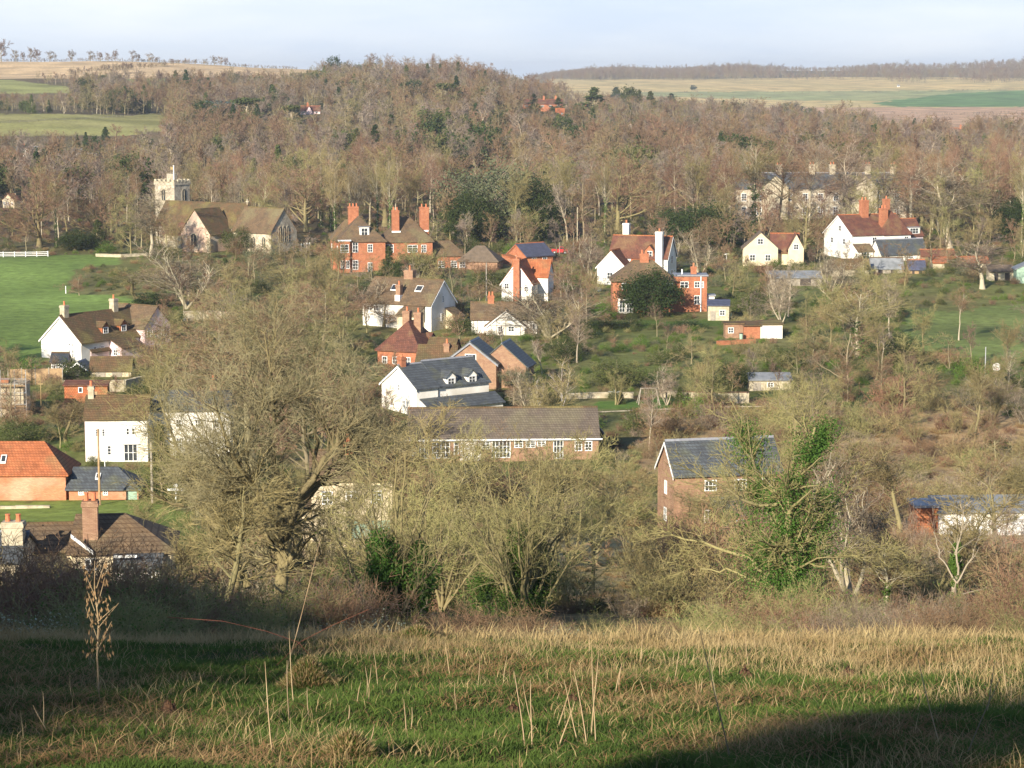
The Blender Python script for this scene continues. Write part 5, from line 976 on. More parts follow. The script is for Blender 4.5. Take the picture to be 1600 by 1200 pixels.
uniq('ivyfan1', 610, 962, 'ivy-clad multi-stemmed tree just right of the forked mossy tree', 84, name='ivy_tree')
uniq('ivyfan2', 818, 910, 'ivy-based tree with a fan of upright shoots in the centre below the long hall', 98, name='ivy_tree')
uniq('ivytree', 1230, 940, 'big spreading ivy-covered tree in front of the slate-roofed brick house', 96, name='ivy_tree')
uniq('ivypost', 1497, 905, 'slim trunk wrapped in an ivy column right of the garage block', 100, name='ivy_tree')
pp('talli', 1386, 915, 150, 'ivy_tree', 'ivy-wrapped twin trunk between the big ivy tree and the ivy column', T, Wp=110, D=98)
pp('laurel', 548, 948, 130, 'dark_bush', 'dark holly bush in shadow right of the mossy trunk', B, Wp=110, D=92)
pp('fan2', 1462, 880, 240, 'bare_tree', 'mossy many-stemmed tree leaning right above the orange brick garage', T, Wp=190, D=122)
pp('fan1', 1330, 900, 260, 'bare_tree', 'grey many-stemmed tree right of the big ivy tree', T, Wp=150, D=118)
pp('bare1', 925, 880, 170, 'bare_tree', 'low spreading dark thorn tree in front of the long hall corner', T, Wp=200, D=140)
pp('fan0', 690, 900, 230, 'bare_tree', 'mossy sapling cluster between the two ivy fans', T, Wp=160, D=104)
pp('bare3', 350, 900, 260, 'bare_tree', 'olive bare tree low beside the mossy trunk on its left', T, Wp=190, D=104)
pp('fan2', 520, 900, 210, 'bare_tree', 'sapling cluster between mossy trunk and first ivy tree', T, Wp=150, D=118)
pp('bare3', 560, 800, 220, 'bare_tree', 'olive tree against the left end of the long hall', T, Wp=180, D=200)
pp('bare5', 480, 700, 260, 'bare_tree', 'broad reddish tree just left of the bright white slate house', T, Wp=240, D=235)
pp('bare0', 395, 690, 280, 'bare_tree', 'tall reddish tree crown showing above the forked mossy tree', T, Wp=250, D=245)
pp('bare4', 300, 690, 200, 'bare_tree', 'olive bare tree behind the slate-roofed white cottage', T, Wp=160, D=262)
pp('bare1', 265, 600, 120, 'bare_tree', 'bare tree right of the pink end of the gabled cottage', T, Wp=120)
for u, r, hp, w, k, l in ((745, 890, 285, 170, 'fan2', 'mossy shoots in front of the left half of the long hall'), (895, 885, 235, 150, 'fan0', 'mossy shoots under the right end of the long hall'), (640, 880, 270, 170, 'bare3', 'olive bare tree in front of the left end of the long hall'), 
        (1090, 880, 110, 130, 'bare1', 'low thorny tree in front of the slate-roofed brick house'), (1290, 850, 180, 160, 'bare0', 'reddish bare tree right of the big ivy tree crown'), (1400, 860, 190, 150, 'bare3', 'olive bare tree left of the orange brick garage'), (1560, 870, 200, 150, 'bare4', 'olive bare tree before the white garage doors'), (1240, 700, 110, 120, 'bare1', 'bare tree behind the top of the big ivy tree')):
    pp(k, u, r, hp, 'bare_tree', l, T, Wp=w)
for u, D, top, w, k, l in ((690, 165, 640, 130, 'bare4', 'olive-brown tree screening the left windows of the long hall'), (790, 175, 650, 120, 'bare0', 'reddish tree screening the middle of the long hall roof'), (860, 160, 655, 120, 'bare3', 'olive tree screening the right half of the long hall'), (740, 190, 640, 110, 'bare1', 'mossy tree close in front of the long hall'), (930, 170, 690, 120, 'bare4', 'olive-brown tree at the right corner of the long hall'), (610, 180, 665, 130, 'bare5', 'reddish tree left of the long hall roof end'), (540, 150, 700, 120, 'bare3', 'olive tree over the cream house'), (1075, 178, 758, 130, 'bare1', 'low spreading tree burying the base of the slate-roofed brick house'), (1130, 172, 752, 130, 'bare3', 'olive low tree hiding the ground floor of the slate-roofed brick house'), (1190, 176, 745, 120, 'bare5', 'reddish low tree at the right end of the slate-roofed brick house'), (1260, 180, 720, 130, 'bare4', 'olive-brown tree right of the slate-roofed brick house')):
    x, y, _ = at(u, 700, D); z = G(x, y); rb = proj(x, y, z)[1]; pp(k, u, rb, rb-top, 'bare_tree', l, T, Wp=w, D=D)
for i, u in enumerate((1140, 1176, 1216, 1262, 1330, 1384, 1420)):
    pp(['tallp', 'talli', 'bare0', 'tallp', 'bare2', 'bare4'][i % 6], u, 372-(i % 3)*4, 128+(i*37 % 40), 'bare_tree', ['tall bare tree at the left end of the manor', 'second tree from the left in front of the manor', 'third tree from the left in front of the manor', 'tall pale tree in front of the middle of the manor', 'tree in front of the right half of the manor', 'reddish tree behind the white farmhouse chimneys', 'tall tree at the right end of the manor'][i], T, 'trees screening the manor', Wp=64+(i*13 % 30), D=520+(i*17 % 50))
for u, hp, k, l in ((236, 112, 'bare2', 'pale bare tree half hiding the church tower'), (262, 84, 'bare0', 'reddish bare tree at the foot of the church tower'), (205, 104, 'bare1', 'mossy bare tree left of the church tower')): pp(k, u, 392, hp, 'bare_tree', l, T, Wp=70, D=480)
for u, D, top, w in ((1440, 170, 770, 80), (1520, 160, 790, 110), (1580, 165, 780, 110), (1480, 150, 815, 120), (1130, 165, 770, 90), (1180, 160, 775, 110), (1070, 170, 800, 90), (1100, 148, 772, 170), (1160, 152, 768, 160), (1050, 150, 790, 140), (500, 145, 800, 110), (560, 140, 815, 110)):
    x, y, _ = at(u, 700, D); rb = proj(x, y, G(x, y))[1]; k_ = 'scrub_red' if u in (1100, 1160, 1050) else 'scrub_moss' if u % 20 else 'scrub_pale'; pp(k_, u, rb, rb-top, 'scrub_bush', {1440: 'bush under the orange brick end of the garage block', 1520: 'bush before the middle of the garage block', 1580: 'bush before the right end of the garage block', 1480: 'lower bush in front of the garage block', 1130: 'bush under the slate-roofed brick house', 1180: 'bush at the right corner of the slate-roofed brick house', 1100: 'wide bush burying the left half of the slate-roofed brick house', 1160: 'wide bush burying the right half of the slate-roofed brick house', 1050: 'low wide bush left of the slate-roofed brick house', 1070: 'bush at the gable of the slate-roofed brick house', 500: 'bush under the left corner of the cream house', 560: 'bush under the middle of the cream house'}[u], B, 'bushes in front of the buildings in the dip', Wp=w, D=D)
for u, r, D, hp, w, l in ((1258, 408, 492, 108, 104, 'rounded red-brown tree between the cream half-hipped building and the farmhouse'), (965, 372, 548, 140, 140, 'large domed crown in the wood above the white-chimneyed house'), (478, 374, 545, 118, 130, 'large domed crown right of the church chancel'), (62, 390, 500, 140, 150, 'large spreading tree above the white rail fence'), (160, 390, 512, 125, 120, 'large spreading tree left of the church tower'),
        (1545, 374, 535, 140, 150, 'large domed crown in the wood at the right edge'), (1090, 360, 600, 118, 120, 'large domed crown behind the big dark yew'), (700, 330, 640, 90, 110, 'domed red crown right of the beech behind the country house'), (345, 330, 640, 84, 110, 'domed crown above the church roof'), (1440, 372, 560, 130, 120, 'large domed crown right of the manor')):
    pp('dome', u, r, hp, 'bare_tree', l, T, Wp=w, D=D)
# out of the frame at the left: its shadow lies over the green field
pp('yew', -75, 585, 110, 'yew_tree', 'dark yew left of the view whose shadow falls on the green field', T, Wp=90)
pp('bare3', -35, 560, 80, 'bare_tree', 'bare tree left of the view beside the green field', T, Wp=70)
# middle distance
pp('birch', 880, 636, 84, 'birch_tree', 'tall white-stemmed birch behind the end of the long hall', T, Wp=46)
pp('birch', 843, 636, 48, 'birch_tree', 'short clump of white birch stems left of the tall birch', T, Wp=36)
pp('fan1', 292, 484, 112, 'bare_tree', 'pale barked tree with bare spreading limbs in front of the church transept', T, Wp=92)
pp('fan1', 1221, 508, 70, 'bare_tree', 'pale fan-shaped tree right of the garage with the white door', T, Wp=46)
pp('fan1', 858, 530, 96, 'bare_tree', 'pale bare tree right of the half-timbered cottage', T, Wp=110)
pp('tallp', 1498, 532, 92, 'dead_tree', 'dead pale trunk with few branches on the right lawn', T, Wp=40)
pp('yew', 1017, 495, 86, 'yew_tree', 'round dark yew tree in front of the brick villa', T, Wp=88)
pp('yew', 1106, 400, 82, 'yew_tree', 'large dark yew right of the white-chimneyed house', T, Wp=112, D=500)
pp('yew', 1046, 400, 62, 'yew_tree', 'smaller dark yew directly behind the white-chimneyed house', T, Wp=60, D=510)
pp('yew', 118, 392, 38, 'yew_tree', 'dark yew left of the pair at the top of the green field', T, Wp=52, D=492)
pp('conenear', 153, 392, 48, 'yew_tree', 'upright dark yew at the top of the green field', T, Wp=34, D=496)
pp('dome', 602, 392, 158, 'beech_tree', 'broad domed reddish beech behind the red brick house', T, Wp=165, D=560)
pp('holm', 775, 395, 142, 'pine_tree', 'big pale green pine right of the domed beech', T, Wp=150, D=522)
pp('yew', 735, 390, 92, 'yew_tree', 'dark evergreen under the pale green pine', T, Wp=78, D=512)
pp('yew', 842, 390, 108, 'yew_tree', 'dark evergreen right of the pale green pine', T, Wp=72, D=515); BR.append((700, 262, 880, 372, 505))
pp('laurel', 735, 400, 78, 'evergreen_bush', 'grey-green rounded tree above the brown hipped outbuilding', T, Wp=100, D=515)
pp('fan0', 822, 384, 66, 'bare_tree', 'yellowish pollard tree behind the coach house', T, Wp=56)
pp('fan1', 926, 440, 80, 'bare_tree', 'single-stemmed bare tree left of the white-chimneyed house', T, Wp=54)
pp('laurel', 372, 394, 48, 'evergreen_tree', 'grey-green evergreen in front of the church nave', T, Wp=48)
pp('holm', 408, 430, 54, 'evergreen_tree', 'dark grey-green evergreen below the chancel', T, Wp=46)
pp('conenear', 352, 446, 44, 'evergreen_tree', 'small dark evergreen right of the pale barked tree', T, Wp=30)
pp('conenear', 608, 436, 52, 'conifer', 'yellow-green cone-shaped conifer in front of the brick house', T, Wp=30)
pp('yew', 645, 440, 54, 'evergreen_tree', 'dark rounded evergreen in front of the brick house', T, Wp=62)
pp('fan0', 655, 446, 74, 'bare_tree', 'pale forked tree over the dark evergreen at the brick house', T, Wp=70)
pp('fan1', 575, 508, 84, 'bare_tree', 'twisted pale tree left of the house with skylights', T, Wp=50)
pp('conenear', 252, 762, 130, 'conifer', 'tall thin green conifer between the two white cottages', T, Wp=56, D=225)
pp('dome', 600, 512, 55, 'bare_tree', 'low dark spreading tree behind the hipped brick cottage', T, Wp=90, D=372)
pp('bare2', 1482, 400, 140, 'oak_tree', 'big pale spreading oak right of the white farmhouse', T, Wp=130, D=500)
pp('bare2', 1535, 452, 86, 'bare_tree', 'pale bare tree in front of the open shed', T, Wp=90)
pp('talli', 1338, 560, 120, 'ivy_tree', 'ivy-stemmed pale tree on the slope below the farmhouse', T, Wp=120)
pp('fan1', 1300, 470, 66, 'bare_tree', 'pale fan tree above the ivy-stemmed tree', T, Wp=60)
pp('yew', 1583, 405, 84, 'yew_tree', 'dark evergreen at the right edge above the green shed', T, Wp=60, D=510)
pp('yew', 1575, 345, 62, 'yew_tree', 'dark evergreen in the tall wood at the right edge', T, Wp=64, D=590)
pp('laurel', 1395, 566, 56, 'evergreen_bush', 'bright green rounded bush left of the right lawn', B, Wp=82)
pp('laurel', 1232, 570, 38, 'evergreen_bush', 'green bush below the white-doored garage', B, Wp=60)
pp('laurel', 1140, 612, 62, 'evergreen_bush', 'tall green bush above the yellowish stone wall', B, Wp=62)
pp('laurel', 965, 606, 56, 'evergreen_bush', 'bright green mass of bushes behind the swing lawn', B, Wp=90)
pp('laurel', 880, 560, 40, 'evergreen_bush', 'green bush above the tall birch', B, Wp=60)
pp('conenear', 1062, 634, 30, 'clipped_bush', 'clipped green column bush beside the yellowish stone wall', B, Wp=18)
pp('conenear', 971, 632, 18, 'clipped_bush', 'small clipped green cone by the clothes dryer', B, Wp=14)
pp('laurel', 845, 612, 38, 'evergreen_bush', 'yellow-green bush above the short birch stems', B, Wp=30)
pp('holm', 806, 610, 42, 'evergreen_bush', 'grey-green bush right of the broad brick gable', B, Wp=44)
pp('fan0', 965, 634, 60, 'bare_tree', 'mossy young tree on the left of the swing lawn', T, Wp=40)
pp('fan1', 1042, 634, 70, 'bare_tree', 'pale young tree right of the swing frame', T, Wp=44)
pp('fan0', 1168, 700, 150, 'bare_tree', 'mossy tree rising left above the big ivy tree', T, Wp=120, D=190)
pp('laurel', 30, 700, 50, 'evergreen_bush', 'green bush above the orange barn roof', B, Wp=70, D=262)
pp('bare3', 105, 690, 84, 'bare_tree', 'olive thicket tree left of the mossy-roofed white cottage', T, Wp=100, D=262)
pp('bush_bright', 686, 532, 12, 'bush', 'bright green bush by the white house with skylights', B, Wp=18)
pp('laurel', 770, 440, 34, 'evergreen_bush', 'yellow-green hedge bush below the brown hipped outbuilding', B, Wp=70, D=425)
pp('bare5', 124, 462, 40, 'bare_tree', 'rounded bare bush at the edge of the green field', B, Wp=44)
pp('laurel', 258, 508, 34, 'evergreen_bush', 'dark green bush left of the pale stone garden wall', B, Wp=56)
pp('ever_far', 235, 480, 26, 'evergreen_bush', 'dark bush behind the gabled cottage', B, Wp=50, D=395)
for u, l in ((945, 'dark clipped hedge left part below the brick villa'), (985, 'dark clipped hedge middle part below the brick villa'), (1075, 'clipped hedge right part below the brick villa')): pp('bush_dark', u, 512, 18, 'hedge', l, 'hedge', Wp=58)
pp('bush_olive', 462, 395, 22, 'clipped_bush', 'yellow-green clipped bush right of the church chancel', B, Wp=14)
pp('conenear', 452, 393, 30, 'yew_tree', 'small dark yew touching the church chancel', T, Wp=22, D=492)
for i, (u, r, hp, w, key, l) in enumerate([(345, 196, 48, 50, 'pine_blue', 'blue-green cedar at the edge of the hillside wood'), (386, 205, 60, 46, 'pine_far', 'tall green pine right of the blue cedar'), (332, 200, 36, 36, 'far2', 'pale bare tree before the blue cedar'), (456, 212, 56, 30, 'pine_far', 'tall thin pine left of the pink house'),
      (697, 172, 50, 34, 'pine_far', 'tall pine near the skyline in the middle of the wood'), (782, 182, 26, 30, 'pine_far', 'yellow-green pine right of the tall skyline pine'), (927, 178, 50, 52, 'conif_olive', 'broad conifer left of the far conifer group'), (962, 160, 32, 24, 'conif_dark', 'pointed conifer in the far conifer group'), (985, 168, 46, 36, 'ever_olive', 'big dense conifer in the middle of the far group'), (1016, 172, 38, 26, 'conif_olive', 'conifer right of the far conifer group'), (1049, 168, 30, 24, 'conif_dark', 'pointed dark conifer standing apart at right of the group'),
      (923, 220, 44, 34, 'ever_olive', 'rounded green tree below the far conifers'), (612, 218, 46, 22, 'conif_dark', 'dark narrow conifer in the wood above the beech'), (834, 172, 34, 24, 'conif_olive', 'conifer directly behind the long terrace'), (872, 172, 28, 28, 'conif_olive', 'conifer at the right end of the long terrace'), (1235, 176, 26, 40, 'ever_far', 'dark evergreen above the red-roofed wood house'), (1268, 184, 26, 26, 'ever_far', 'second dark evergreen above the red-roofed wood house'), (1083, 133, 9, 9, 'ever_far', 'single dark round tree in the far pale field'),
      (165, 212, 22, 14, 'conif_dark', 'small dark conifer on the pale hillside field'), (282, 224, 30, 24, 'ever_olive', 'green tree at the right corner of the pale hillside field'), (360, 250, 50, 80, 'ever_far', 'large dark evergreen clump above the church'), (400, 240, 40, 50, 'ever_far', 'dark evergreen right of the large clump above the church'), (1360+198, 215, 34, 40, 'far4', 'round purple-brown tree before the brown far field'),
      (650, 262, 34, 26, 'conif_dark', 'dark conifer just above the domed beech'), (500, 236, 34, 30, 'ever_olive', 'olive evergreen on the slope below the pink house'), (345, 190, 40, 20, 'conif_olive', 'small green conifer beside the blue cedar')]):
    pp(key, u, r+8, hp, 'conifer' if key.startswith(('con', 'pine')) else 'tree', l, T, Wp=w)
for u, r, hp, w, k, l in ((430, 590, 150, 200, 'dome', 'largest reddish rounded crown in the thicket behind the forked mossy tree'), (345, 540, 100, 120, 'bare5', 'reddish tree left in the thicket below the church'), (505, 560, 130, 130, 'bare0', 'reddish tree at the right of the thicket beside the skylight house'), (385, 500, 70, 90, 'bare1', 'olive tree between the thicket and the chancel'), (480, 480, 76, 110, 'bare3', 'olive tree below the churchyard hurdles'), (540, 480, 60, 80, 'bare4', 'olive bare tree in front of the brick house corner'), (215, 470, 60, 100, 'bare3', 'rounded olive tree at the bend of the green field'), (250, 450, 60, 70, 'bare5', 'brown tree left of the pale barked tree'), (340, 470, 60, 70, 'bare1', 'brown tree right of the pale barked tree'), (300, 600, 90, 120, 'bare5', 'reddish tree right of the gabled cottage'), (360, 640, 120, 140, 'bare3', 'olive tree above the slate-roofed white cottage')):
    pp(k, u, r, hp, 'bare_tree', l, T, Wp=w)
# skyline trees on the tan hill
for i, (u, hp, w) in enumerate([(2, 30, 26), (24, 17, 14), (36, 14, 10), (48, 20, 14), (58, 19, 14), (78, 15, 20), (112, 16, 16), (141, 15, 14), (157, 14, 14), (168, 13, 12), (180, 17, 12), (207, 17, 12), (217, 12, 8), (233, 13, 16), (245, 8, 12), (268, 6, 14), (305, 7, 12), (320, 8, 12), (335, 13, 12), (345, 13, 12), (353, 12, 10)]):
    x, y, z = at(u, 96, 1990); H = hp*y/F*1.2; o = plant('dense%d' % (i % 2), x, y, H, 'bare_tree', 'small bare tree silhouetted on the skyline of the tan hill', 'tree', 'trees on the tan hill skyline', w/hp*.75+.3)
# ------------------------------------------------------------------ woods, copses and scrub
rng = np.random.default_rng(77)
FAR_OBJ = {}
def infield(u, r, y):
    for pl, d0, d1, *_ in FIELDS:
        if d0 < y < d1 and _[2] != 'rough' and bool(inpoly(np.array([u]), np.array([r]), pl)[0]): return True
    return False
def nearfp(x, y, m=1.):
    return any((x-a)**2+(y-b)**2 < (c*m)**2 for a, b, c in FP)
def vis_scatter(n, d0, d1, hmin, hmax, wr, sep, u0=-60, u1=1660, tol=.06, cond=None, power=1.):
    out = []; tries = 0; cell = {}
    while len(out) < n and tries < n*40:
        tries += 1; y = math.sqrt(rng.uniform(d0**2, d1**2)) if power == 1 else rng.uniform(d0, d1); u = rng.uniform(u0, u1); x = (u-800)/F*y*1.003; z = G(x, y); uu, r = proj(x, y, z)
        if infield(uu, r, y) or nearfp(x, y): continue
        if cond and not cond(uu, r, x, y): continue
        H = rng.uniform(hmin, hmax); s = y/F
        if blocked(uu, r, y, H/s, H*wr/s, tol): 
            H *= .6
            if hmin < 3 or blocked(uu, r, y, H/s, H*wr/s, tol): continue
        c = (int(x/sep), int(y/sep))
        if any((x-a)**2+(y-b)**2 < sep**2 for i in (-1, 0, 1) for j in (-1, 0, 1) for a, b in cell.get((c[0]+i, c[1]+j), [])): continue
        cell.setdefault(c, []).append((x, y)); out.append((x, y, H, uu, r))
    return out
def hillok(uu, r, x, y):
    # gaps that show the far fields above the woods
    if uu > 820 and y > 1560: return False
    if uu > 1180 and y > 1420: return False
    if y > 1630: return False
    if uu < 500 and y > 1560: return False
    return True
GRP = []
LM = [(120, 520, 'white gabled cottage'), (60, 440, 'green field'), (250, 300, 'church tower'), (310, 350, 'church transept'), (420, 360, 'church chancel'), (590, 380, 'red brick country house'), (680, 400, 'wing of the country house'), (750, 395, 'brown hipped outbuilding'), (830, 395, 'coach house'), (805, 445, 'tall-chimneyed cottage'),
      (780, 500, 'half-timbered cottage'), (650, 480, 'skylight house'), (625, 530, 'pyramid-roofed cottage'), (755, 560, 'broad brick gable'), (670, 600, 'white slate-roofed house'), (800, 670, 'long hall'), (1000, 620, 'swing lawn'), (880, 590, 'white birch'), (990, 390, 'white-chimneyed house'), (1010, 450, 'round yew'), (1080, 460, 'brick villa wing'), (1120, 485, 'square outbuilding'),
      (1190, 515, 'white-doored garage'), (1205, 590, 'pale concrete shed'), (1110, 625, 'yellowish stone wall'), (1205, 395, 'cream half-hipped building'), (1370, 370, 'white farmhouse'), (1250, 430, 'long grey-roofed shed'), (1390, 415, 'farm outbuildings'), (1500, 412, 'orange-roofed outbuilding'), (1590, 430, 'green shed'), (1510, 520, 'right-hand lawn'), (1555, 575, 'basketball hoop'),
      (1280, 300, 'manor'), (1120, 360, 'large dark yew'), (600, 300, 'domed beech'), (770, 290, 'pale green pine'), (1100, 730, 'slate-roofed brick house'), (1490, 800, 'garage block'), (1230, 750, 'big ivy tree'), (1400, 480, 'ivy-stemmed pale tree'), (430, 600, 'forked mossy tree'), (440, 880, 'trunk of the mossy tree'), (290, 430, 'pale barked tree'), (330, 495, 'stone garden wall'),
      (180, 660, 'mossy-roofed white cottage'), (290, 650, 'slate-roofed white cottage'), (50, 720, 'orange barn'), (160, 760, 'slate annex'), (540, 790, 'cream house'), (140, 810, 'square brick chimney'), (610, 880, 'first ivy tree'), (820, 850, 'central ivy tree'), (1497, 850, 'ivy column'), (1386, 860, 'ivy-wrapped twin trunk'), (155, 940, 'dead thistle'), (50, 600, 'building site'), (170, 590, 'mossy-roofed garage'), (60, 395, 'white rail fence'),
      (1480, 640, 'brown rough ground'), (1330, 640, 'brown slope'), (1560, 700, 'straw field edge'), (480, 160, 'pink house'), (130, 195, 'pale hillside field'), (850, 170, 'red-roofed terrace'), (1000, 150, 'far conifer group'), (1270, 185, 'red-roofed wood house'), (735, 248, 'blue-roofed low building'), (1022, 222, 'grey-roofed cream house')]
LOOK = {'bare0': 'reddish', 'bare1': 'mossy spreading', 'bare2': 'pale-barked', 'bare3': 'olive', 'bare4': 'olive-brown', 'bare5': 'broad reddish', 'fan0': 'mossy many-stemmed', 'fan1': 'pale many-stemmed', 'fan2': 'olive many-stemmed', 'tallp': 'tall pale-trunked', 'talli': 'tall ivy-clad', 'bush_olive': 'olive-green', 'bush_bright': 'bright green', 'bush_grey': 'grey-green', 'bush_dark': 'dark green',
        'scrub_red': 'red-twigged', 'scrub_olive': 'olive-twigged', 'scrub_pale': 'pale-twigged', 'scrub_moss': 'mossy', 'reddish': 'rusty', 'hedgered': 'russet', 'hedgegrey': 'grey-twigged', 'hedgemoss': 'green-flecked', 'brambly': 'brambly', 'bramblypale': 'white-leaved bramble'}
for i in range(13): LOOK['far%d' % i] = (['reddish', 'olive', 'grey', 'russet', 'purple-brown'][i % 5]+(' slender' if i > 4 else '')) if i < 10 else ['broad reddish', 'broad olive', 'broad grey'][i-10]
LOOK.update(ever_far='dark evergreen', ever_olive='olive evergreen', conif_olive='olive conifer', conif_dark='dark conifer')
USED = {}
def lab(k, H, u, r, Hp, noun, hs):
    c = r-Hp*.5; d = sorted((math.hypot((u-a)*1., (c-b)*1.4), i) for i, (a, b, n) in enumerate(LM)); q = 'small' if H < hs[0] else 'large' if H > hs[1] else 'medium-sized'
    for _, i in d[:3]:
        a, b, n = LM[i]; du, dr = u-a, c-b
        rel = ('just ' if math.hypot(du, dr) < 45 else '')+(('left of' if du < 0 else 'right of') if abs(du) > abs(dr)*1.3 else ('above' if dr < 0 else 'below')) if math.hypot(du, dr) > 14 else 'in front of'
        for t in ('%s %s %s %s the %s' % (q, LOOK[k], noun, rel, n), '%s %s %s %s the %s' % ('narrow' if int(H*10) % 2 else 'wide', LOOK[k], noun, rel, n)):
            if t not in USED: USED[t] = 1; return t, None
    return t, None
def grp(o, name):
    if o: o['group'] = name
    return o
# belt of tall trees behind the village
tall = vis_scatter(235, 494, 640, 15, 24, .42, 4.2, cond=lambda u, r, x, y: not (215 < u < 480 and y < 515), tol=.10)
KT = ['tallp', 'talli', 'bare0', 'bare2', 'bare4', 'tallp', 'bare3', 'bare1']
KEEP = 95; tall.sort(key=lambda t: -t[2]/t[1]); tallrest = tall[KEEP:]; tall = tall[:KEEP]
for i, (x, y, H, u, r) in enumerate(tall):
    k = KT[rng.integers(0, 8)]; k = 'tallp' if u > 850 and rng.uniform() < .3 else k
    zone = ('tall bare tree in the belt behind the church', 'belt trees behind the church') if u < 520 else ('tall bare tree in the belt behind the brick houses', 'belt trees behind the brick houses') if u < 1130 else ('tall bare tree in the belt around the manor', 'belt trees around the manor')
    if H > 20 and k[:4] == 'bare': H *= .85
    if u < 460: H *= .82
    plant(k, x, y, H, 'bare_tree', lab(k, H, u, r, H*F/y, 'tree', (15, 20))[0], 'tree', zone[1], .62 if k[:4] == 'tall' else .95)
# the wood up the hillsides: the nearest as trees, the rest as one wood
wood = vis_scatter(5200, 640, 1640, 10, 17, .6, 6.0, cond=hillok, u0=-140, u1=1740)
wood.sort(key=lambda t: t[1])
KW = FARK+['far0', 'far1', 'far9', 'far5', 'far2', 'ever_far', 'ever_olive', 'conif_olive', 'conif_dark']
for i, (x, y, H, u, r) in enumerate(wood[:130]):
    k = KW[rng.integers(0, len(KW))]
    o = plant(k, x, y, H*.95, 'woodland_tree', lab(k, H, u, r, H*F/y, 'woodland tree', (12, 15))[0], 'tree', 'near edge trees of the hillside wood'); FAR_OBJ.setdefault(k, o)
for k in KW:
    if k not in FAR_OBJ: x, y, H, u, r = wood[131+KW.index(k)]; FAR_OBJ[k] = plant(k, x, y, H, 'woodland_tree', 'woodland tree on the near edge of the big hillside wood', 'tree', 'near edge trees of the hillside wood')
kk = list(FAR_OBJ); ob = [FAR_OBJ[k] for k in kk]; dec = [i for i, k in enumerate(kk) if k.startswith('far')]; eve = [i for i, k in enumerate(kk) if not k.startswith('far')]
pts = [(x, y, H*(.85 if u > 460 else .72), dec[rng.integers(0, len(dec))]) for (x, y, H, u, r) in tallrest]
for (x, y, H, u, r) in wood[130:]:
    patch = math.sin(x*.031+1+math.sin(y*.013)*2)+math.sin(y*.023+x*.012); e = rng.uniform() < (.45 if math.sin(x*.047+y*.02)*math.sin(y*.031+2) > .6 else .035); H = H*rng.uniform(.75, 1.3)
    fam = ([0, 3, 5, 8, 10] if patch > .55 else [2, 7, 12, 4, 9] if patch < -.6 else [1, 6, 11, 2, 0, 12]) if rng.uniform() < .8 else list(range(13))
    q = eve[rng.integers(0, len(eve))] if e else kk.index('far%d' % fam[rng.integers(0, len(fam))])
    pts.append((x, y, H*(.9 if e else 1), q))
cloud('hillside_wood', ob, pts, 'brown bare wood covering the hillside behind the village', 'wood')
pts = []
for i in range(6500):        # wood along the far ridge
    u = rng.uniform(820, 1900) if i % 4 else rng.uniform(820, 1100); y = rng.uniform(4120, 4950) if rng.uniform() < .9 else rng.uniform(3900, 4120)
    if y < 4120 and not (u > 1350 and math.sin(u*.05) > .2): continue
    pts.append(((u-800)/F*y, y, (14+6*math.sin(u*.021)*math.sin(u*.008+1))*rng.uniform(.75, 1.2)*(1.35 if rng.uniform() < .05 else 1), dec[rng.integers(0, len(dec))]))
for i in range(300):         # scattered at the edge of the far fields
    u = rng.uniform(860, 1360); y = 1560+rng.uniform(0, 260)+(rng.uniform(0, 500) if u > 1500 else 0); pts.append(((u-800)/F*y, y, rng.uniform(8, 13), dec[rng.integers(0, len(dec))]))
cloud('ridge_wood', ob, pts, 'thin blue-brown wood along the far ridge at right', 'wood')
pts = []                     # hedges between the far fields
def hedge(a, b, y0, y1, n, h):
    for i in range(n):
        t = rng.uniform(); u = a+(b-a)*t; y = y0+(y1-y0)*t+rng.normal()*2; pts.append(((u-800)/F*y, y, h*rng.uniform(.6, 1.4), dec[rng.integers(0, len(dec))]))
hedge(-20, 470, 2010, 2000, 420, 2.6); hedge(110, 205, 1770, 1790, 70, 5); hedge(205, 300, 1790, 1960, 90, 4.0); hedge(1000, 1640, 3300, 3560, 200, 2.6); hedge(1000, 1700, 2300, 2500, 220, 3.); hedge(-20, 150, 1285, 1270, 110, 5)
cloud('far_hedges', ob, pts, 'thin dark hedges between the far fields', 'hedge')
# trees in and around the village
vil = vis_scatter(240, 255, 500, 5, 11, .9, 6.3, tol=.13, cond=lambda u, r, x, y: not (u < 240 and 330 < y < 480) and not (u > 1420 and 340 < y < 440) and not (870 < u < 1100 and 270 < y < 330))
KV = ['bare0', 'bare1', 'bare3', 'bare4', 'bare5', 'fan0', 'fan1', 'fan2', 'bare2']
vil.sort(key=lambda t: -t[2]/t[1]); villrest = vil[95:]; vil = vil[:95]
for (x, y, H, u, r) in vil:
    k = KV[rng.integers(0, 9)]
    if u < 560: k = ['bare5', 'bare0', 'bare3', 'bare1'][rng.integers(0, 4)]; H *= 1.1
    z_, g_ = ('bare garden tree in the thicket between church and white slate house', 'thicket trees left of centre') if u < 620 else ('bare garden tree among the cottages in the middle', 'garden trees in the middle') if u < 1110 else ('bare tree on the scrubby slope below the farmhouse', 'slope trees below the farmhouse')
    plant(k, x, y, H, 'bare_tree', lab(k, H, u, r, H*F/y, 'tree', (7, 9.5))[0], 'tree', g_, 1.1)
cloud('garden_copse', ob, [(x, y, H*1.1, dec[rng.integers(0, len(dec))]) for (x, y, H, u, r) in villrest], 'small bare trees filling the gardens between the houses', 'copse')
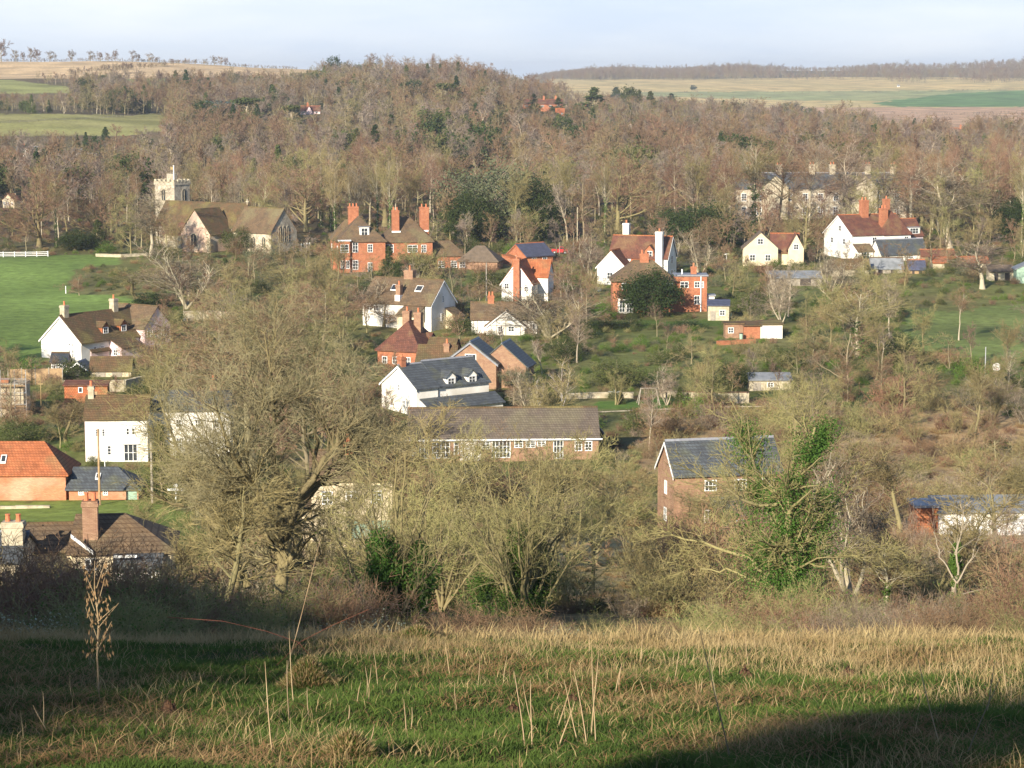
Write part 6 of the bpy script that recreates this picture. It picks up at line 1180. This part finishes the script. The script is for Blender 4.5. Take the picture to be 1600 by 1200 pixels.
# bushes
bus = vis_scatter(280, 235, 490, 1.8, 3.8, 1.3, 3.0, tol=.16, cond=lambda u, r, x, y: not (u < 240 and 330 < y < 480) and not (u > 1430 and 340 < y < 430) and not (925 < u < 1070 and 285 < y < 330))
KB = ['bush_olive', 'bush_bright', 'bush_grey', 'scrub_red', 'scrub_olive', 'scrub_pale', 'scrub_moss', 'bush_dark', 'reddish', 'scrub_olive', 'bush_olive']
BO = {}
for (x, y, H, u, r) in bus:
    k = KB[rng.integers(0, 11)]; z_, g_ = ('garden bush left of the bright white slate house', 'bushes left of centre') if u < 600 else ('garden bush on the green slope around the brick villa', 'bushes around the brick villa') if u < 1120 else ('scrub bush on the right-hand slope', 'bushes on the right-hand slope')
    o = plant(k, x, y, H, 'bush', lab(k, H, u, r, H*F/y, 'bush', (2.4, 3.2))[0], 'bush', g_, 1.2); BO.setdefault(k, o)
# scrub in the dip between meadow and village
dip = vis_scatter(270, 104, 300, 2.2, 5.0, 1.0, 2.8, tol=.05, power=0, cond=lambda u, r, x, y: not (850 < u < 1130 and 120 < y < 205) and not (u < 330 and 195 < y < 235) and (u > 330 or y < 200) and (y < 235 or u > 1000))
KD = ['scrub_moss', 'scrub_olive', 'scrub_pale', 'scrub_red', 'fan0', 'fan2', 'bare3', 'scrub_moss']
for (x, y, H, u, r) in dip:
    k = KD[rng.integers(0, 8)] if u < 1000 or rng.uniform() < .3 else ['scrub_red', 'reddish', 'scrub_pale', 'scrub_red', 'scrub_olive', 'bare0'][rng.integers(0, 6)]; z_, g_ = ('tangled scrub in the dip left of centre', 'scrub left of centre in the dip') if u < 860 else ('tangled scrub in the brown rough ground at right', 'scrub on the brown rough ground')
    o = plant(k, x, y, H*(1.25 if k[:3] in ('fan', 'bar') else .9), 'scrub_bush', lab(k, H, u, r, H*F/y, 'thicket bush', (3.2, 4.2))[0], 'bush', g_, 1.25 if k[0] == 's' else 1.); BO.setdefault(k, o)
# hedge at the foot of the meadow
KH = ['hedgered', 'hedgegrey', 'hedgemoss', 'hedgered', 'brambly', 'bramblypale']
nb = 0
for row_, (yy, hh, n) in enumerate([(43, 1.35, 26), (50, 2.0, 24), (60, 2.5, 22), (72, 2.9, 20)]):
    for i in range(n):
        u = -40+1680*(i+rng.uniform(.2, .8))/n; y = yy+rng.normal()*2; x = (u-800)/F*y
        k = KH[rng.integers(0, 4)] if row_ else KH[2+rng.integers(0, 4)]
        H = hh*rng.uniform(.7, 1.15)*(1.35 if u < 230 else 1.25 if u < 330 else (.62 if yy > 45 else .85) if 850 < u < 1130 else .95)
        if (560 < u < 720 or 780 < u < 860) and yy > 45: H *= .5
        if k[:4] == 'bram': H *= .7
        z_, g_ = ('dark bramble hedge bush in shade at the left', 'shaded hedge bushes at left') if u < 520 else ('russet hedge bush along the foot of the sunlit meadow', 'sunlit hedge bushes')
        uu_, rr_ = proj(x, y, G(x, y)); o = plant(k, x, y, H, 'hedge_bush', lab(k, H, uu_, rr_, H*F/y, 'hedge bush', (1.5, 2.3))[0], 'bush', g_, 1.15); BO.setdefault(k, o)
for k in ('bramblypale', 'brambly'):
    if k not in BO: BO[k] = plant(k, 1.5, 42.5, 1., 'hedge_bush', 'russet hedge bush along the foot of the sunlit meadow', 'bush', 'sunlit hedge bushes')
# ground cover of the rough land
rgo = plant('rough', 8, 150, .8, 'grass_clump', 'clump of tall dead grass in the brown rough ground', 'grass', None, 1.)
kb = ['rough', 'reddish', 'scrub_red', 'scrub_olive', 'scrub_pale', 'scrub_moss', 'bush_olive', 'bush_grey', 'bush_bright', 'brambly']
BO['rough'] = rgo
for k in kb:
    if k not in BO: BO[k] = plant(k, 6, 160, 1.5, 'bush', 'low bush in the brown rough ground', 'bush', 'bushes in the rough ground')
pts = []
c_ = vis_scatter(7400, 100, 660, .5, 1.6, 1.2, 1.1, tol=.25, power=0, u0=-60, u1=1660)
for (x, y, H, u, r) in c_:
    right = u > 960 and y < 300
    if 850 < u < 1150 and 120 < y < 205: H *= .5; q = 0
    elif y < 235 and u < 330: 
        if y > 195: continue
        q = [0, 3, 5][rng.integers(0, 3)]
    elif u > 790 and 300 < y < 430: q = int(rng.choice([6, 7, 8, 8, 3, 6, 5, 8, 2]))
    else: q = int(rng.choice([0, 0, 0, 1, 2, 4] if right else [0, 1, 2, 3, 4, 5, 6, 6, 7, 8, 9]))
    if q == 0: H = H*.6
    pts.append((x, y, H, q))
cloud('undergrowth', [BO[k] for k in kb], pts, 'rough grass, brambles and low scrub covering the gardens and slopes', 'undergrowth')
# unseen trees added behind the viewpoint, crowns shaped to shade the meadow
for (x, y, H, w) in [(-17.8, -8, 7.6, .95), (-20.9, -8, 9.5, .85), (-24.2, -8, 11.6, .8), (-28, -8, 13.4, .76), (-33, -8, 15.4, .72), (-38, -7, 18, .72), (-43.8, -8, 21, .75), (-50.5, -8, 23, .75), (-58, -6, 24, .8), (-24, 0, 9.5, .9), (-30, 2, 12, .8), (-36, 4, 13, .8),
                     (-24.4, -14, 10.2, .85), (-27.5, -14, 12, .85), (-31, -14, 13.6, .8), (-35, -14, 15.4, .8), (-42, -15, 18.5, .8), (-12.9, -14, 10.6, .36)]:
    plant('shade', x, y, H, 'evergreen_tree', 'unseen dense evergreen added behind the viewpoint to shade the meadow', 'tree', 'unseen shade trees behind the viewpoint', w)
# ------------------------------------------------------------------ the meadow in front
rng = np.random.default_rng(9)
def blades(n, d0, d1, h0, h1, w, lean, dens=None, k=3, xw=.27):
    y = d0*(d1/d0)**rng.uniform(0, 1, n*3); a = rng.uniform(-xw, xw, n*3); x = a*y
    if dens is not None:
        keep = rng.uniform(size=len(x)) < dens(x, y); x, y = x[keep], y[keep]
    x, y = x[:n], y[:n]; m = len(x); z = Z(x, y); H = rng.uniform(h0, h1, m)*(.75+.5*(.5+.5*wob(x, y, 1.3, 3.)))
    q = rng.uniform(0, 6.28, m); d = np.stack([np.cos(q), np.sin(q), np.zeros(m)], 1); side = np.stack([-np.sin(q+rng.normal(size=m)), np.cos(q+rng.normal(size=m)), np.zeros(m)], 1)
    ln = (lean*rng.uniform(.2, 1.6, m)*H)[:, None]; b = np.stack([x, y, z-.02], 1); W = (w*rng.uniform(.6, 1.3, m)*(1+.012*(y-16)))[:, None]
    up = np.array([0, 0, 1.])*H[:, None]
    p = [b, b+up*.55+d*ln*.3, b+up*(1-.25*lean*.5)+d*ln]
    V = np.stack([p[0]-side*W, p[0]+side*W, p[1]+side*W*.8, p[1]-side*W*.8, p[2]+side*W*.15, p[2]-side*W*.15], 1)
    i = np.arange(m)[:, None]*6; Q = np.concatenate([i+np.array([[0, 1, 2, 3]]), i+np.array([[3, 2, 4, 5]])], 0)
    return V.reshape(-1, 3), Q
def clump(x, y, s, seed, lo, hi): return np.clip((.5+.5*wob(x, y, s, seed)-lo)/(hi-lo), 0, 1)
strawzone = lambda x, y: np.clip((y-24-3*wob(x, y, .5, 8.)-np.clip(-x*1.1, -2, 8))/8, 0, 1)
bl = [
 ('meadow_grass', 'short green grass covering the meadow in the foreground', 'grass_green', blades(400000, 14.5, 42, .035, .10, .0050, .6, lambda x, y: 1-.45*strawzone(x, y))),
 ('lime_grass', 'brighter yellow-green grass tufts in the foreground meadow', 'grass_lime', blades(110000, 14.5, 40, .05, .14, .005, .7, lambda x, y: clump(x, y, 1.1, 2., .45, .75)*(1-.5*strawzone(x, y)))),
 ('straw_grass', 'pale dry straw grass standing along the upper meadow', 'straw', blades(105000, 15, 44, .05, .22, .0036, .7, lambda x, y: .02+.14*clump(x, y, 1.6, 6., .6, .8)+.75*strawzone(x, y)*(.2+.8*clump(x, y, .9, 1., .35, .6)))),
 ('brown_grass', 'rusty flattened dead grass lying in the foreground meadow', 'straw_brown', blades(90000, 15, 44, .04, .13, .0052, 1.6, lambda x, y: clump(x, y, 1.0, 4., .48, .75)*.8+.06)),
 ('bank_grass', 'dry grass fringe where the meadow drops to the hedge', 'straw', blades(30000, 33, 46, .12, .36, .0065, .6, lambda x, y: .3+.7*clump(x, y, .9, 12., .3, .7))),
]
for nm, lb, m, (V, Q) in bl: tag(link(nm, npmesh(nm, V, Q, M[m])), lb, 'grass', None, 'stuff')
# standing dead stems
def stem(u, r, hpx, leanx=0., w=.0055, name='dead_grass_stalk', label='dry pale stem standing in the meadow grass', group='dead stems in the meadow', m='stalk', forks=0, D=None):
    x, y, z = gh(u, r); k = y/F; H = hpx*k; mb = MB(); q = random.uniform(-.15, .15); ph = random.uniform(0, 6)
    P_ = [(leanx*k*t+.006*math.sin(ph+t*4), q*H*t, H*t-.03) for t in (0, .25, .5, .75, 1)]; mb.tube(P_, [w, w*.9, w*.8, w*.65, w*.3], 5)
    o = mb.build(name, M[m], None, 1, (x, y, z)); tag(o, label, 'stem', group); return o
random.seed(11)
for (u, r, h, l) in [(427, 1190, 165, -12), (452, 1135, 100, -4), (460, 1110, 130, -8), (484, 1130, 60, -4), (545, 1130, 34, 0), (556, 1150, 25, 3), (592, 1075, 66, -8), (634, 1155, 70, -2), (642, 1150, 40, 2), (705, 1060, 60, -10), (745, 1080, 60, 6), (820, 1170, 130, -16), (830, 1168, 120, 0), (836, 1150, 90, -20), (870, 1150, 90, 24), (905, 1160, 110, -26), (924, 1160, 150, 10), (930, 1165, 170, -6), (918, 1170, 130, -22), (872, 1170, 80, 26),
        (1052, 1070, 70, 12), (1110, 1060, 80, 16), (1170, 1050, 60, -6), (1470, 1170, 160, -40), (1505, 1110, 90, -20), (1540, 1120, 100, 10), (1575, 1090, 90, -12), (1450, 1060, 60, 8), (1390, 1050, 60, -8), (1300, 1040, 50, 4), (112, 1100, 50, 0), (70, 1145, 66, -4), (78, 1150, 56, -24), (1240, 1040, 60, -12), (1000, 1040, 50, 5), (960, 1090, 60, 12)]:
    stem(u, r, h, l)
for i in range(46):
    u = random.uniform(300, 1590); r = random.uniform(1000, 1120) if u > 700 else random.uniform(1040, 1190); stem(u, r, random.uniform(22, 50), random.uniform(-10, 10), w=.005)
stem(1142, 1190, 225, -52, .006, label='long dark leaning stem right of centre at the bottom', group=None, m='bark'); stem(1126, 1120, 118, -22, .005, label='thin dark stem just behind the long leaning one', group=None, m='bark')
stem(445, 1060, 225, 60, .006, label='tall thin curving stem rising at the edge of the shade', group=None, m='stalk'); stem(1505, 1200, 140, 60, .006, label='dark leaning twig at the lower right', group=None, m='bark')
# thistle stalk
def thistle(u, r, hpx, label):
    x, y, z = gh(u, r); k = y/F; H = hpx*k; o = link('dead_thistle', None, None, (x, y, z)); tag(o, label, 'plant'); g = MB(); pts = [(0, 0, -.03), (-.01, 0, H*.3), (.01, .01, H*.55), (-.02, 0, H*.8), (-.01, 0, H)]
    g.tube(pts, [.010, .009, .007, .005, .003], 6)
    for (t, dx, dz) in ((.35, .12, .2), (.42, -.10, .24), (.50, .20, .2), (.58, -.08, .2), (.66, .07, .22), (.72, -.09, .18), (.55, .16, .12), (.8, .08, .2)):
        g.tube([(0, 0, H*t), (dx*.6, random.uniform(-.04, .04), H*t+dz*.55*H), (dx*1.1, random.uniform(-.06, .06), H*(t+dz))], [.0045, .0035, .002], 4)
    g.build('stalk', M['stalk'], o, 1)
    v = []; q = []; n = 0
    for i in range(210):
        t = rng.uniform(.3, 1); s = rng.choice([-1, 1]); c = np.array([s*rng.uniform(.01, .13), rng.normal()*.05, H*t]); a = np.array([rng.normal()*.3, rng.normal()*.3, -1]); a /= np.linalg.norm(a); b = np.cross(a, rng.normal(size=3)); b /= np.linalg.norm(b); L = rng.uniform(.03, .075)
        v += [c, c+b*.009+a*L*.5, c+a*L, c-b*.009+a*L*.5]; q.append([n, n+1, n+2, n+3]); n += 4
    link('withered_leaves', npmesh('withered_leaves', v, q, M['leaf_brown']), o); return o
thistle(155, 1092, 222, 'tall dead thistle with withered hanging leaves in the shaded grass at left')
# arching bramble runners
for (u, r, pts_, l) in ((505, 1050, [(0, 0), (-40, 45), (-90, 62), (-160, 78), (-250, 84)], 'long arching red bramble runner over the shaded grass'), (430, 1045, [(0, 0), (40, 40), (90, 66), (150, 92)], 'short arching bramble runner beside the thin curving stem'),
                        (390, 1172, [(0, 0), (-60, 10), (-130, 16), (-200, 14)], 'dark bramble runner lying low in the grass at bottom left')):
    x, y, z = gh(u, r); k = y/F; o = MB().tube([(a*k, .02*i, b*k) for i, (a, b) in enumerate(pts_)], [.0035]*len(pts_), 5).build('bramble_runner', M['bramblestem'], None, 1, (x, y, z)); tag(o, l, 'bramble')
# molehills and tussocks
def mound(name, u, r, wpx, hpx, m, label, seed, cat, grass=0):
    x, y, z = gh(u, r); k = y/F; W = wpx*k/2; H = hpx*k*1.1; rg = np.random.default_rng(seed); n1_, n2_ = 26, 12; V = []; 
    for i in range(n2_+1):
        t = i/n2_
        for j in range(n1_):
            a = 6.283*j/n1_; rr = W*t*(1+.14*math.sin(3*a+seed)+.08*math.sin(7*a)); xx, yy = rr*math.cos(a), rr*.9*math.sin(a)
            V.append((xx, yy, H*(math.cos(t*math.pi)*.5+.5)*(1+.25*rg.normal()*(t < .95))+G(x+xx, y+yy)-z-.02))
    Q = [(i*n1_+j, i*n1_+(j+1) % n1_, (i+1)*n1_+(j+1) % n1_, (i+1)*n1_+j) for i in range(n2_) for j in range(n1_)]
    if grass:
        root = link(name, None, None, (x, y, z)); tag(root, label, cat); link('mound', npmesh(name, V, Q, M['soil']), root)
        for m_, n_, h_ in (('grass_lime', int(grass*1.6), .085), ('straw', int(grass*.5), .11), ('straw_brown', int(grass*.5), .09)):
            rr = W*np.sqrt(rg.uniform(0, 1, n_)); a = rg.uniform(0, 6.283, n_); xx, yy = rr*np.cos(a), rr*np.sin(a); zz = H*(np.cos(np.clip(rr/W, 0, 1)*np.pi)*.5+.5)+Z(x+xx, y+yy)-z
            b = np.stack([xx, yy, zz-.02], 1); q = rg.uniform(0, 6.28, n_); hh = (h_*rg.uniform(.5, 1.2, n_))[:, None]; side = np.stack([-np.sin(q), np.cos(q), 0*q], 1)*.006
            out = np.stack([xx/W, yy/W, 0*xx], 1)*.5+np.stack([np.cos(q), np.sin(q), 0*q], 1)*.3; mid = b+np.array([0, 0, .6])*hh+out*hh*.3; tip = b+np.array([0, 0, .95])*hh+out*hh
            V2 = np.stack([b-side, b+side, mid+side*.8, mid-side*.8, tip+side*.1, tip-side*.1], 1).reshape(-1, 3); i = np.arange(n_)[:, None]*6
            link('grass_blades', npmesh('blades', V2, np.concatenate([i+np.array([[0, 1, 2, 3]]), i+np.array([[3, 2, 4, 5]])], 0), M[m_]), root)
        return root
    o = link(name, npmesh(name, V, Q, M[m]), None, (x, y, z)); tag(o, label, cat); return o
for i, (u, r, w, hp, l) in enumerate([(266, 1126, 52, 20, 'crumbly brown molehill in the shade at lower left'), (800, 1118, 46, 16, 'reddish molehill below centre'), (893, 1104, 46, 14, 'dark molehill right of the one below centre'), (1163, 1062, 44, 16, 'brown molehill among straw right of centre'), (1325, 1060, 46, 14, 'low brown molehill at the top of the right-hand shade'), (1190, 1112, 24, 8, 'small dark molehill at the edge of the right-hand shade'), (560, 1122, 30, 10, 'small soil heap left of centre at the bottom'), (330, 1088, 30, 8, 'dark soil heap in the left shade')]):
    mound('molehill', u, r, w, hp, 'soil', l, i, 'molehill')
mound('grass_tussock', 480, 1074, 92, 34, None, 'rounded grassy tussock catching the sun at the edge of the left shade', 31, 'tussock', 3400)
mound('grass_tussock', 655, 1004, 76, 16, None, 'low green tussock near the upper edge of the meadow left of centre', 32, 'tussock', 2200)
mound('grass_tussock', 845, 1000, 60, 14, None, 'low green tussock near the upper edge of the meadow at centre', 33, 'tussock', 1800)
mound('grass_tussock', 545, 1190, 70, 26, None, 'rusty tussock at the bottom left of centre', 34, 'tussock', 2400)
# ------------------------------------------------------------------ the air of the valley
hz = bpy.data.materials.new('haze'); hz.use_nodes = True; hn = hz.node_tree.nodes; hl = hz.node_tree.links; hn.remove(hn['Principled BSDF'])
pv = hn.new('ShaderNodeVolumePrincipled'); pv.inputs['Color'].default_value = (.80, .88, 1, 1); pv.inputs['Density'].default_value = HAZE; pv.inputs['Anisotropy'].default_value = .2; hl.new(pv.outputs[0], hn['Material Output'].inputs['Volume'])
o = MB().box(-8500, 8500, -500, 9800, -70, 60).build('haze', hz); tag(o, kind='stuff')
